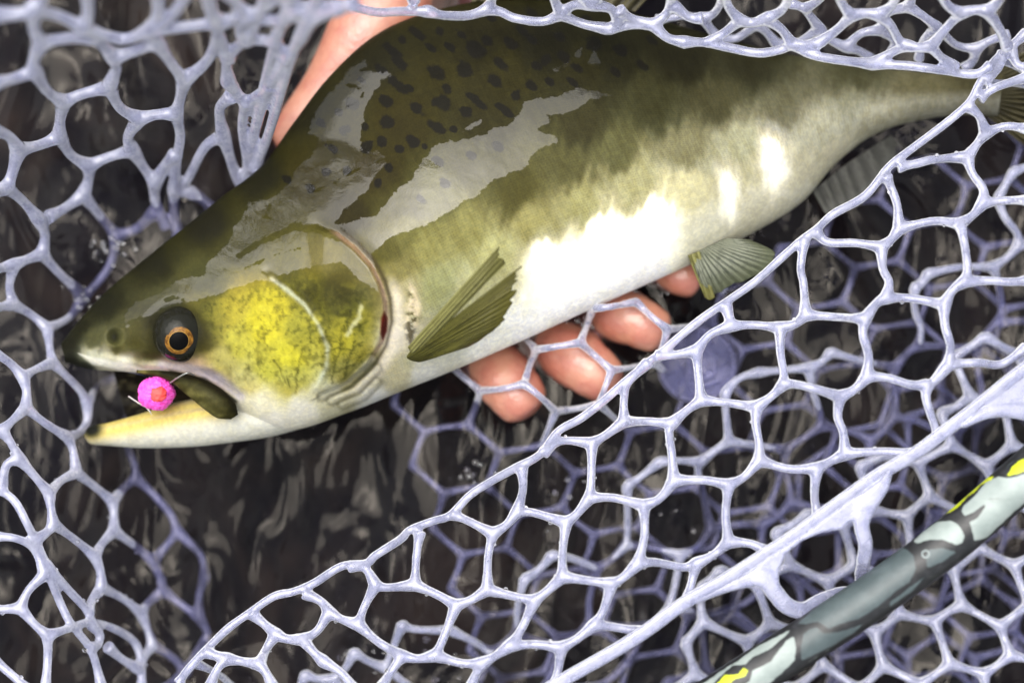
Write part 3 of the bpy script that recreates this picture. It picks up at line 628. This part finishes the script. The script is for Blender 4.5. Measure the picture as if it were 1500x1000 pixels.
FOLD = [(262, 1000), (273, 983), (300, 953), (334, 920), (367, 896), (401, 873), (430, 866), (461, 853), (500, 829), (537, 824), (550, 813), (587, 789), (600, 776), (633, 763), (660, 754), (687, 726),
        (717, 706), (753, 686), (790, 666), (817, 632), (850, 613), (884, 587), (914, 560), (950, 530), (974, 512), (1000, 489), (1033, 463), (1067, 440), (1100, 417), (1117, 403), (1150, 373), (1173, 353),
        (1197, 335), (1220, 314), (1267, 287), (1300, 247), (1324, 227), (1360, 200), (1394, 174), (1420, 150), (1434, 124), (1450, 97), (1474, 74), (1505, 48)]
RIB = [(800, 1010), (834, 990), (901, 952), (951, 920), (1000, 884), (1060, 850), (1117, 814), (1160, 786), (1200, 757), (1240, 728), (1284, 697), (1340, 664), (1373, 640), (1433, 594), (1480, 556), (1515, 530)]
CNET = '''1063 447 1068 465 1070 477;1070 477 1040 490 1020 514;1070 477 1105 476 1143 480;1143 480 1165 474 1180 461;1143 480 1143 515 1148 545 1148 562;1180 461 1177 416 1173 393 1178 350;1180 461 1222 464 1267 467;1267 467 1283 445 1298 436;1267 467 1264 490 1272 520 1270 551;1298 436 1302 413 1293 393 1291 362;1298 436 1335 437 1383 446;1291 362 1253 356 1213 355 1195 340;1291 362 1306 350 1317 335;1383 446 1395 425 1413 412;1383 446 1384 476 1392 506 1390 533;1413 412 1417 393 1412 353 1406 328;1413 412 1450 411 1480 413 1510 410;1390 533 1363 563 1358 564;1390 533 1433 531 1467 533 1505 508;1358 564 1333 563 1300 553 1270 551;1358 564 1357 586 1370 626 1372 640;1270 551 1252 570 1230 581;1230 581 1200 571 1167 563 1148 562;1230 581 1227 610 1235 633 1238 664;1148 562 1130 580 1108 596;1108 596 1067 590 1027 586;1108 596 1107 620 1112 650 1112 674;1027 586 1023 550 1020 514;1020 514 985 520 960 521;1027 586 1007 600 984 620;950 530 920 560 914 587 914 617;914 617 950 617 984 620;914 617 887 637 867 649;867 649 834 645 815 648 795 664;867 649 866 700 864 728;984 620 980 633 984 666 987 703;864 728 845 752 829 765;864 728 901 729 943 740;987 703 967 729 943 740;987 703 1033 703 1067 710;764 684 766 716 758 748;758 748 742 768 722 781;758 748 784 751 829 765;829 765 824 810 824 844;943 740 944 783 935 824;722 781 687 763 662 752;722 781 715 816 714 863;824 844 800 866 783 879;824 844 864 850 896 854;935 824 912 846 896 854;935 824 961 823 1000 830 1020 825;714 863 690 878 668 886;714 863 754 873 783 879;783 879 764 920 747 945;896 854 884 893 871 914;668 886 640 870 608 856;668 886 650 933 638 959;608 856 610 816 615 778;608 856 567 860 550 856;550 856 535 832 512 829;550 856 533 890 525 914;871 914 845 935 822 948;871 914 901 918 940 925;747 945 784 943 822 948;747 945 725 960 706 971;822 948 817 983 806 1012;638 959 674 970 706 971;638 959 612 964 589 960;589 960 555 940 525 914;589 960 575 980 556 1010;706 971 698 985 688 1010;525 914 500 906 482 896;482 896 470 880 445 868;482 896 465 923 444 936;444 936 420 935 404 928;404 928 388 914 368 897;404 928 390 950 380 972;444 936 460 955 474 968;474 968 500 985 520 1010;380 972 355 968 332 964;332 964 318 960 302 954;380 972 390 985 402 1010;332 964 318 980 306 1010;1238 664 1215 676 1196 686;1238 664 1290 661 1342 664;1196 686 1154 686 1112 674;1196 686 1193 726 1198 755;1112 674 1090 698 1067 710;1067 710 1063 753 1067 793;1067 793 1100 796 1124 808;1067 793 1045 812 1020 825;1020 825 1013 853 1007 878;1417 230 1367 234 1342 240 1315 245;1417 230 1432 210 1444 195;1417 230 1424 254 1440 277 1440 297;1444 195 1434 170 1418 156;1444 195 1474 185 1510 190;1440 297 1425 315 1406 328;1440 297 1474 294 1510 293;1406 328 1367 324 1317 335;1317 335 1314 300 1305 275 1298 258;1434 145 1460 128 1510 112;1470 75 1462 100 1440 120;1480 70 1490 95 1510 100'''
GUS = None
rough = lambda x, y, a, sc_=70: a*(fbm(np.asarray(x)/sc_, np.asarray(y)/sc_, 51, 2)-.4)
def d_fold(x, y):
    q_ = np.stack([np.asarray(x, float), np.asarray(y, float)], -1).reshape(-1, 2); return seg_dist(q_, FOLD[::2]+[FOLD[-1]])
def zC(x, y): return .0285+.010*smooth(0, 220, d_fold(x, y))+rough(x, y, .012)
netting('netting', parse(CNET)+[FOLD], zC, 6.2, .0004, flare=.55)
# second layer, folded back under the first along the diagonal fold
def shift(lines, f): return [[f(*p) for p in l] for l in lines]
cl = parse(CNET)
dl = []
for l in cl:
    m_ = [(x+46+22*(vnoise(x/90, y/90, 3)-.5), y+62+22*(vnoise(x/90, y/90, 8)-.5)) for x, y in l]
    if min(d_fold([p[0] for p in m_], [p[1] for p in m_])) > 14: dl.append(m_)
for _ in range(4):
    e_ = np.array([l[k] for l in dl for k in (0, -1)])
    dg = lambda p: (np.hypot(*(e_-np.array(p)).T) < 9).sum()
    inside = lambda p: 0 < p[0] < 1500 and 0 < p[1] < 1000 and d_fold([p[0]], [p[1]])[0] > 60
    dl = [l for l in dl if all(dg(l[k]) > 1 or not inside(l[k]) for k in (0, -1))]
# short links from the fold to the second layer
dn = [l[0] for l in dl]+[l[-1] for l in dl]; fpts = catmull(FOLD, 30)
for fp in fpts[1:-1]:
    t_ = min(dn, key=lambda p: abs(p[0]-fp[0]-22)+abs(p[1]-fp[1]-26)); 
    if math.hypot(t_[0]-fp[0], t_[1]-fp[1]) < 95: dl.append([tuple(fp), ((fp[0]+t_[0])/2+5, (fp[1]+t_[1])/2-4), t_])
def zD(x, y): return .0250-.0185*smooth(0, 90, d_fold(x, y))-.0085*smooth(60, 240, d_fold(x, y))+rough(x, y, .010, 90)
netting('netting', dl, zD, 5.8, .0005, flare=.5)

# bottom of the bag: regular hexagons, over the fingertips and under water elsewhere
def hexlines(c0, a, b, rng_i, keep, jit=0.):
    a, b, c0 = map(np.array, (a, b, c0)); c0 = c0.astype(float); out = set(); nd = {}
    def node(i, j, k):
        if (i, j, k) not in nd:
            base = c0+i*a+j*b; nd[(i, j, k)] = base+((a+b)/3 if k == 0 else (a*2+b*2)/3)+(rng.random(2)-.5)*jit
        return nd[(i, j, k)]
    L = []
    for i in range(-rng_i, rng_i):
        for j in range(-rng_i, rng_i):
            p0 = node(i, j, 0)
            for (di, dj) in ((0, 0), (-1, 0), (0, -1)):
                p1 = node(i+di, j+dj, 1)
                if keep(p0) and keep(p1):
                    mid = (p0+p1)/2+(rng.random(2)-.5)*4; L.append([tuple(p0), tuple(mid), tuple(p1)])
    edge_ok = lambda p: not (0 < p[0] < 1500 and 0 < p[1] < 1000)
    for _ in range(12):
        deg = {}
        for l in L:
            for e in (l[0], l[-1]): deg[e] = deg.get(e, 0)+1
        L = [l for l in L if all(deg[e] > 1 or edge_ok(e) or e[1] < 0.0 or (e[1] < 640-.43*(e[0]-560)) for e in (l[0], l[-1]))]
    return L
TIPS = [(765, 588, 56), (880, 556, 58), (952, 484, 52), (1012, 406, 40), (832, 512, 54), (742, 546, 50), (918, 470, 50), (850, 540, 50), (715, 530, 44), (812, 500, 46), (890, 450, 40)]
def zE(x, y):
    z_ = np.full(np.shape(x), -.0050); x = np.asarray(x, float); y = np.asarray(y, float)
    for tx, ty, tr in TIPS: z_ = np.maximum(z_, -.0050+.0212*np.exp(-(np.hypot(x-tx, y-ty)/tr)**2.6))
    return z_+rough(x, y, .005, 60)
EPOLY = [(520, 610), (560, 520), (700, 480), (830, 440), (960, 400), (1080, 400), (1200, 300), (1300, 240), (1420, 170), (1540, 60), (1560, 1040), (700, 1040), (640, 860), (560, 790)]
el = hexlines((750, 612), (110, 30), (28, 90), 14, lambda p: sd_poly(np.array([p]), EPOLY)[0] > -4)
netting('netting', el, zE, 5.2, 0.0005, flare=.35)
# lower right side of the bag beyond the seam
FPOLY = [(860, 1060), (1000, 860), (1150, 730), (1250, 650), (1400, 520), (1560, 400), (1560, 1060)]
fl_ = hexlines((1358, 865), (94, -6), (70, 74), 8, lambda p: sd_poly(np.array([p]), FPOLY)[0] > 0, 14)
def zF(x, y): return .001-.007*smooth(-130, -230, curve_side(np.stack([np.asarray(x, float), np.asarray(y, float)], -1).reshape(-1, 2), RIB)[0])+.010*smooth(1250, 1500, np.asarray(x)*.6+np.asarray(y)*.6)+rough(x, y, .008, 80)
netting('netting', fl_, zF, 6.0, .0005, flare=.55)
fl2 = hexlines((1330, 900), (102, 12), (52, 92), 8, lambda p: sd_poly(np.array([p]), FPOLY)[0] > -20, 16)
netting('netting', fl2, lambda x, y: -.0075+rough(x, y, .006, 90), 5.6, .0006, flare=.5)
# left side of the bag
ANET = '''-10 22 33 20 48 14;48 14 60 0 66 -20;48 14 87 24 124 42;124 42 129 17 126 -20;124 42 160 54 187 57 220 44;220 44 231 20 230 -20;220 44 254 20 280 -20;220 44 267 40 320 33;320 33 306 10 303 -20;320 33 360 24 394 7 420 -20;48 14 50 43 60 63;60 63 93 57 140 55;60 63 50 87 50 104;50 104 25 114 -15 124;50 104 70 134 93 150;93 150 120 138 160 128;93 150 88 177 87 200;160 128 170 100 167 84;167 84 150 66 130 52;160 128 176 158 204 174;167 84 200 74 230 62;230 62 226 54 222 44;230 62 254 97 270 117;270 117 300 93 314 67 320 33;270 117 264 144 258 167;258 167 230 168 204 174;204 174 188 200 194 220;194 220 160 230 130 243;194 220 214 250 227 267;258 167 264 200 258 240 256 277;87 200 60 212 27 220;87 200 104 227 130 243;130 243 130 262 122 286;27 220 13 200 -15 188;27 220 18 254 10 275;10 275 -15 285;10 275 33 294 58 322;58 322 66 345 62 372;62 372 40 380 20 388;20 388 -15 396;20 388 14 420 20 446;62 372 85 398 113 424;227 267 244 240 258 225;227 267 228 295 246 336;256 277 275 262 300 216 327 198;256 277 255 305 262 352;327 198 322 160 340 140;334 120 334 87 361 60 401 63 417 87 394 124 361 147 334 120;361 147 355 187 362 234 364 274;364 274 340 298 314 310;277 280 300 295 314 310;277 280 262 278 256 277;327 198 340 240 352 270 364 274;417 87 440 60 460 30 500 10;401 63 410 40 440 10;430 -15 404 60 386 130 372 200 360 262;470 -15 448 30 428 80 410 140 392 200 374 248;300 -15 318 40 334 87;390 -15 380 20 361 60;330 -15 352 10 372 24;361 60 352 40 360 24;340 20 400 30 450 20 520 5;394 124 380 170 366 225 364 274;20 446 45 460 70 481;20 446 -15 452;70 481 100 466 118 444;118 444 113 424;122 286 95 305 70 318;122 286 150 320 170 345;170 345 200 335 227 310;170 345 160 390 118 440'''
def zA(x, y):
    x = np.asarray(x, float); y = np.asarray(y, float); q_ = np.stack([x, y], -1).reshape(-1, 2)
    return -.004+.095*smooth(10, 440, seg_dist(q_, [(140, 450), (190, 340), (262, 352), (330, 330)]))+rough(x, y, .01, 90)
BNET = '''70 481 73 510 77 531;77 531 50 542 34 552;77 531 97 550 118 572 128 590;34 552 13 530 -15 512;34 552 39 573 38 597;38 597 17 617 3 630;38 597 67 620 100 640;128 590 128 615 118 632 100 640;128 590 145 565 175 552 215 540;3 630 -15 636;3 630 17 650 30 673;100 640 107 660 112 692;30 673 10 680 2 716;30 673 50 696 72 721;112 692 90 703 72 721;112 692 140 713 165 734;72 721 75 746 78 767;165 734 184 712 200 700;165 734 167 753 167 777;78 767 70 778 52 790;78 767 110 790 139 814;167 777 150 795 139 814;167 777 194 796 224 821;139 814 147 836 149 860;224 821 247 795 260 778;224 821 234 843 239 864;149 860 134 880 130 898;149 860 180 876 207 897;239 864 217 883 207 897;239 864 267 886 292 903;207 897 217 923 224 944;224 944 212 960 206 975;224 944 254 963 272 984;200 700 197 680 186 648 190 610;200 700 227 726 250 753 260 778;260 778 294 813 300 846;300 846 292 870 292 903;292 903 304 930 290 960;-12 712 20 732 43 773 52 790 67 826 76 853 90 886 104 913 134 953 150 1010;67 826 100 863 127 893 135 915;-12 785 23 788 50 803 66 840;66 840 42 864 30 890;30 890 -15 893;30 890 50 913 70 930;70 930 70 966 66 1012;70 930 100 920 132 911 167 920 197 940 207 970 207 1012;-15 960 20 990 45 1012;132 911 146 928 143 944 130 948;157 946 178 964 199 982;272 984 250 1000 235 1012;304 933 285 960 272 984'''
def zB(x, y):
    x = np.asarray(x, float); y = np.asarray(y, float)
    return -.0045+.036*smooth(110, 330, 330-x+.2*(y-700))+rough(x, y, .008, 80)
def zAB(x, y):
    x = np.asarray(x, float); y = np.asarray(y, float); dive = .013*smooth(132, 150, x)*smooth(660, 620, y)*smooth(480, 520, y)
    t = smooth(420, 560, np.asarray(y, float)); return zA(x, y)*(1-t)+zB(x, y)*t-dive
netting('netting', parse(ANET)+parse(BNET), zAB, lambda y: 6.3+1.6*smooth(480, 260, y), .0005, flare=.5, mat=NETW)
# top side of the bag, over the back of the fish
GNET = '''440 12 500 8 550 18 587 17 627 17;627 17 650 23 687 23 714 14;610 6 600 -8 610 -25;714 14 720 0 718 -20;714 14 734 18 754 27 794 32 822 20;822 20 812 0 808 -20;822 20 840 8 867 7;867 7 890 -20;867 7 894 13 906 30;867 7 850 -10 845 -25;906 30 900 40 891 43;822 26 842 31 860 37 891 43;891 43 927 37 957 37;957 37 978 17 986 -20;957 37 978 56 1002 62;1002 62 1033 63 1067 70 1110 78 1144 73 1160 65;1160 65 1187 80 1227 88 1277 94;1277 94 1334 97 1384 104 1427 109 1451 97;1083 30 1063 47 1038 63;1083 30 1067 10 1058 -20;1083 30 1102 34 1122 28;1122 28 1147 13 1160 -20;1122 28 1144 43 1160 65;1160 65 1180 66 1200 63;1200 63 1227 43 1247 23;1247 23 1234 7 1224 -20;1247 23 1268 20 1286 22;1286 22 1307 7 1316 -20;1286 22 1304 37 1317 60 1328 67;1328 67 1345 70 1364 68;1364 68 1390 37 1407 20;1407 20 1387 7 1375 -20;1407 20 1428 15 1447 17;1447 17 1462 2 1472 -20;1447 17 1464 43 1476 70;1364 68 1377 83 1401 100;1328 67 1307 77 1277 94;906 14 924 27 957 37;986 8 1010 26 1030 27'''
G2NET = '''960 30 1000 24 1030 27;1030 27 1048 18 1064 -15;1030 27 1040 42 1052 56;1110 34 1125 50 1138 66;1157 5 1178 14 1200 42;1178 14 1200 0 1214 -20;1200 42 1215 58 1240 70;1240 70 1260 76 1280 90;1240 70 1260 50 1290 44;1290 44 1310 60 1305 80;1290 44 1300 20 1330 10;1330 10 1352 24 1372 40;1372 40 1400 66 1430 72;1430 72 1450 60 1480 50;1372 40 1352 60 1345 90;1330 10 1335 -5 1330 -20;1430 72 1425 90 1410 102;1052 56 1080 56 1110 34;1138 66 1170 62 1200 42'''
def zG(x, y):
    x = np.asarray(x, float); y = np.asarray(y, float); base = np.interp(x, [400, 640, 1000, 1430], [20, 24, 62, 112])
    return .030+.02*smooth(0, 140, base-y)+.016*smooth(760, 480, x)+rough(x, y, .008, 80)
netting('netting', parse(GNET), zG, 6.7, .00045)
netting('netting', parse(G2NET), lambda x, y: zG(x, y)-.018, 6.4, .0006)

# seam strip along the rim with loops that hold the hoop
def ribbon(acc, pts2, z0, w, th):
    """solid band of width w (units) along a path"""
    n = len(pts2)*8; p = catmull(pts2, n); t = np.gradient(p, axis=0); t /= np.linalg.norm(t, axis=1)[:, None]
    nn_ = np.stack([-t[:, 1], t[:, 0]], -1); ww = w if np.ndim(w) else np.full(len(pts2), w); wv_ = np.interp(np.linspace(0, 1, n), np.linspace(0, 1, len(ww)), ww)
    zz_ = np.interp(np.linspace(0, 1, n), np.linspace(0, 1, len(np.atleast_1d(z0))), np.atleast_1d(z0))
    ph = np.linspace(0, 2*math.pi, 14, endpoint=False); c_ = np.sign(np.cos(ph))*np.abs(np.cos(ph))**.6; s_ = np.sign(np.sin(ph))*np.abs(np.sin(ph))**.6
    off_ = p[:, None]+nn_[:, None]*(c_[None]*wv_[:, None]/2)[..., None]; z_ = zz_[:, None]+(th*S/2)*s_[None]
    acc.add(P(off_[..., 0].ravel(), off_[..., 1].ravel(), z_.ravel()), loft_faces(n, 14))
def slab(acc, poly, z0, th):
    """flat web of rubber with rounded rim"""
    bm = bmesh.new(); vs = [bm.verts.new(tuple(P(x, y, z0))) for x, y in poly]; fc = bm.faces.new(vs); bm.normal_update()
    if fc.normal.z < 0: fc.normal_flip()
    r_ = bmesh.ops.extrude_face_region(bm, geom=[fc]); ev_ = [e for e in r_['geom'] if isinstance(e, bmesh.types.BMVert)]
    for v_ in ev_: v_.co.z -= th*S
    bmesh.ops.triangulate(bm, faces=bm.faces[:]); bm.verts.index_update()
    acc.add(np.array([v_.co for v_ in bm.verts]), [[v_.index for v_ in f_.verts] for f_ in bm.faces]); bm.free()
ac = Acc(); ribbon(ac, RIB, [.042, .041, .041, .041, .041, .042], 21, 13)
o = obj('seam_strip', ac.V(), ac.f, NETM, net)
md = o.modifiers.new('weld', 'REMESH'); md.mode = 'VOXEL'; md.voxel_size = .0005; md.use_smooth_shade = True
md = o.modifiers.new('soft', 'SMOOTH'); md.iterations = 4
ac = Acc()
ribbon(ac, [(1010, 884), (1070, 858), (1116, 846), (1134, 866), (1152, 886), (1176, 893), (1206, 878), (1240, 868), (1275, 875)], [.041, .041, .042, .042, .042, .041, .037, .033, .029], [8, 16, 30, 27, 26, 26, 24, 22, 20], 12)
ribbon(ac, [(1306, 684), (1292, 712), (1270, 742), (1262, 768), (1268, 798), (1264, 824), (1262, 850), (1275, 880)], [.041, .042, .042, .042, .042, .040, .034, .029], [8, 22, 30, 24, 22, 22, 22, 20], 12)
slab(ac, [(1080, 850), (1124, 816), (1180, 780), (1240, 736), (1290, 700), (1284, 726), (1266, 748), (1252, 758), (1234, 776), (1205, 780), (1176, 792), (1152, 812), (1142, 836), (1142, 852), (1128, 852)], .0425, 9)
o = obj('loop', ac.V(), ac.f, NETM, net)
md = o.modifiers.new('weld', 'REMESH'); md.mode = 'VOXEL'; md.voxel_size = .0005; md.use_smooth_shade = True
md = o.modifiers.new('soft', 'SMOOTH'); md.iterations = 8
ac = Acc(); slab(ac, [(1402, 630), (1440, 590), (1490, 548), (1530, 515), (1540, 580), (1520, 606), (1494, 606), (1466, 600), (1440, 608)], .0425, 9)
ribbon(ac, [(1410, 624), (1450, 604), (1490, 602), (1530, 612)], .042, [8, 18, 24, 26], 13)
o = obj('loop', ac.V(), ac.f, NETM, net)
md = o.modifiers.new('weld', 'REMESH'); md.mode = 'VOXEL'; md.voxel_size = .0005; md.use_smooth_shade = True
md = o.modifiers.new('soft', 'SMOOTH'); md.iterations = 8

# round moulded badge in the netting
def disc(acc, cx, cy, r, z0, th, n=72):
    prof = [(0, th), (r*.80, th), (r*.84, th*1.6), (r*.94, th*1.6), (r, th*.9), (r, 0), (0, 0)]
    vs = []; 
    for (pr, pz) in prof:
        for k in range(n):
            a = 2*math.pi*k/n; vs.append(P(cx+max(pr, .01)*math.cos(a), cy+max(pr, .01)*math.sin(a)*.95, z0+pz*S))
    m_ = len(prof); fs = [[i*n+k, (i+1)*n+k, (i+1)*n+(k+1) % n, i*n+(k+1) % n] for i in range(m_-1) for k in range(n)]
    acc.add(np.array(vs), fs)
ac = Acc(); disc(ac, 1022, 535, 60, -.0025, 6); bd = obj('badge', ac.V(), ac.f, NETM, net)
ac = Acc()
for pts in [[(1010, 548), (1012, 522), (1030, 512), (1048, 524), (1046, 548), (1030, 556), (1010, 548)], [(1022, 540), (1030, 528), (1038, 540)], [(1004, 560), (1030, 566), (1054, 558)]]:
    p = catmull(pts, 30); v, f = tube(P(p[:, 0], p[:, 1], -.0025+7*S), 2.6*S, nr=8); ac.add(v, f)
obj('emblem', ac.V(), ac.f, NETM, bd)

# hoop: camouflage tube
HC = [(960, 1078), (1030, 1034), (1098, 990), (1180, 938), (1260, 886), (1340, 830), (1400, 784), (1470, 724), (1540, 662), (1600, 606)]
hz = .042
cpth = catmull(HC, 520); hp3 = P(cpth[:, 0], cpth[:, 1], hz); v, f = tube(hp3, 30.5*S, nr=112)
kk = H/(H-v[:, 2]); hq = np.stack([750+v[:, 0]*kk/S, 500-v[:, 1]*kk/S], -1); upm = v[:, 2] > hz-.001
L0 = lambda pts: [(1000+x/2.994, 666+y/2.994) for x, y in pts]
LIGHT = [L0([(1215, 250), (1225, 220), (1260, 190), (1330, 110), (1380, 90), (1440, 95), (1520, 70), (1560, 90), (1540, 190), (1440, 270), (1340, 370), (1275, 385), (1262, 340), (1250, 290), (1290, 270), (1320, 225), (1290, 250), (1240, 275)]),
         L0([(1000, 380), (1060, 320), (1120, 285), (1180, 280), (1215, 300), (1245, 350), (1235, 390), (1200, 402), (1140, 380), (1080, 378), (1030, 395)]),
         L0([(300, 940), (380, 900), (450, 810), (490, 780), (505, 830), (500, 900), (440, 960), (380, 1010), (300, 1060), (200, 1060), (250, 1010), (290, 985)]),
         L0([(60, 1010), (150, 950), (230, 900), (330, 830), (470, 760), (480, 770), (440, 810), (380, 860), (310, 890), (280, 925), (220, 930), (160, 985), (120, 1030), (40, 1060), (0, 1060)]),
         L0([(520, 920), (600, 870), (690, 815), (640, 860), (560, 910)])]
MID = [L0([(480, 750), (560, 680), (700, 570), (830, 480), (960, 395), (990, 410), (1020, 440), (1030, 500), (1000, 560), (930, 610), (860, 670), (780, 720), (700, 745), (640, 765), (590, 735), (540, 745)]),
       L0([(525, 780), (560, 755), (590, 750), (620, 775), (680, 770), (760, 745), (830, 715), (760, 780), (660, 840), (560, 890), (515, 910), (510, 840)]),
       L0([(1060, 440), (1080, 405), (1140, 400), (1190, 415), (1210, 425), (1150, 470), (1080, 500), (1065, 490)]),
       L0([(1390, 80), (1420, 40), (1480, 0), (1430, 60)]), L0([(905, 640), (1000, 570), (1090, 510), (1010, 600), (900, 680)])]
YEL = [L0([(1130, 262), (1160, 225), (1220, 180), (1280, 130), (1330, 95), (1365, 92), (1350, 110), (1310, 130), (1290, 160), (1240, 190), (1215, 220), (1180, 250), (1145, 265)]),
       L0([(1425, 90), (1445, 50), (1480, 20), (1540, 0), (1540, 60), (1470, 82)]), L0([(150, 1000), (185, 965), (245, 955), (270, 930), (285, 945), (275, 965), (225, 985), (190, 1010), (150, 1040), (120, 1040)])]
big = lambda polys, q_: np.max([sd_poly(q_, p_) for p_ in polys], axis=0)
lightA = big(LIGHT, hq); midA = big(MID, hq); yelA = big(YEL, hq)
sub = 5*(fbm(hq[:, 0]/18, hq[:, 1]/18, 7, 3)-.5)
out = ~upm; gen = (fbm(v[:, 0]*60, v[:, 1]*60, 3, 3)-.45)*80
logo = np.minimum(np.abs(np.hypot((hq[:, 0]-1356), (hq[:, 1]-811))-5.2), 9)
lightA = np.where(out, gen, lightA-2.2+sub*.5); midA = np.where(out, -gen-12, midA-2.+sub*.5); yelA = np.where(out, -30, yelA+sub*.8)
def mat_hoop():
    m = M('camouflage_tube'); n = m.noise(700, 4, .6); n2 = m.noise(150, 4, .6)
    jg = m.math('MULTIPLY', m.math('SUBTRACT', n, .5), 3.)
    c = m.mix(m.ramp(m.noise(400, 4), .4, .7), (.012, .013, .014), (.024, .025, .027))
    mid = m.mix(m.ramp(n2, .35, .65), (.052, .072, .076), (.075, .10, .104)); lig = m.mix(m.ramp(n2, .3, .7), (.23, .275, .26), (.31, .36, .34))
    c = m.mix(m.ramp(m.math('ADD', m.attr('mid'), jg), -.5, .5), c, mid)
    c = m.mix(m.ramp(m.math('ADD', m.attr('light'), jg), -.5, .5), c, lig)
    c = m.mix(m.ramp(m.math('ADD', m.attr('yellow'), m.math('MULTIPLY', jg, 2.)), -.5, .5), c, (.50, .58, .01))
    c = m.mix(m.ramp(m.attr('logo'), 1.6, .9), c, (.17, .21, .21))
    sc_ = m.noise(1., 5, .6, 0, m.scaled((60, 900, 300), rot=(0, 0, .6)))
    c = m.mix(m.math('MULTIPLY', m.ramp(sc_, .62, .7), .35), c, (.05, .055, .05))
    m.p(Base_Color=c, Roughness=.45, Coat_Weight=.08, Coat_Roughness=.2); m.p(Normal=m.bump(n, .12, .0006)); return m.m
obj('hoop', v, f, mat_hoop(), net, attrs=dict(light=lightA, mid=midA, yellow=yelA, logo=logo))

# ------------------------------------------------------------------ droplets on the net and bubbles on the water
def mat_drop():
    m = M('water_drop'); m.p(Base_Color=(1, 1, 1, 1), Roughness=.02, IOR=1.33, Transmission_Weight=1.); return m.m
DROP = mat_drop()
ac = Acc(); sv_, sf_ = ico(1, 2)
lines_all = [(l, zC, 8.4) for l in parse(CNET)]+[(l, zAB, 8.4) for l in parse(BNET)[10:]]
for k in range(230):
    l, zf, r_ = lines_all[rng.integers(len(lines_all))]; p = catmull(l, 20)[rng.integers(20)]; a = rng.random()*6.28; rr = rng.uniform(1.2, 3.6)
    zc_ = float(zf(np.array([p[0]]), np.array([p[1]]))[0]); 
    x_, y_ = p[0]+math.cos(a)*r_*.8, p[1]+math.sin(a)*r_*.8
    ac.add(P(x_, y_, zc_+.0008)+sv_*np.array([1, 1, .8])*rr*S, sf_)
tag(obj('water_droplets', ac.V(), ac.f, DROP), 'tiny clear water drops clinging to the net strands', 'droplets', kind='stuff')
ac = Acc()
def spread(cx, cy, sx, sy, n, r0, r1):
    for k in range(n):
        x_, y_ = rng.normal(cx, sx), rng.normal(cy, sy); rr = rng.uniform(r0, r1)
        ac.add(P(x_, y_, .0004)+sv_*np.array([1, 1, .7])*rr*S, sf_)
spread(125, 445, 14, 16, 18, 1.2, 4); spread(160, 365, 14, 14, 26, 1.5, 4); spread(935, 425, 26, 12, 34, 1.5, 4); spread(850, 468, 24, 10, 22, 1.5, 3.5); spread(700, 690, 18, 16, 9, 1.2, 4); spread(600, 950, 60, 30, 20, 1.5, 5); spread(840, 730, 34, 24, 8, 1.2, 4); spread(950, 780, 60, 40, 8, 1.2, 4)
tag(obj('bubbles', ac.V(), ac.f, DROP), 'small air bubbles floating on the dark water beside the fish', 'bubbles', kind='stuff')
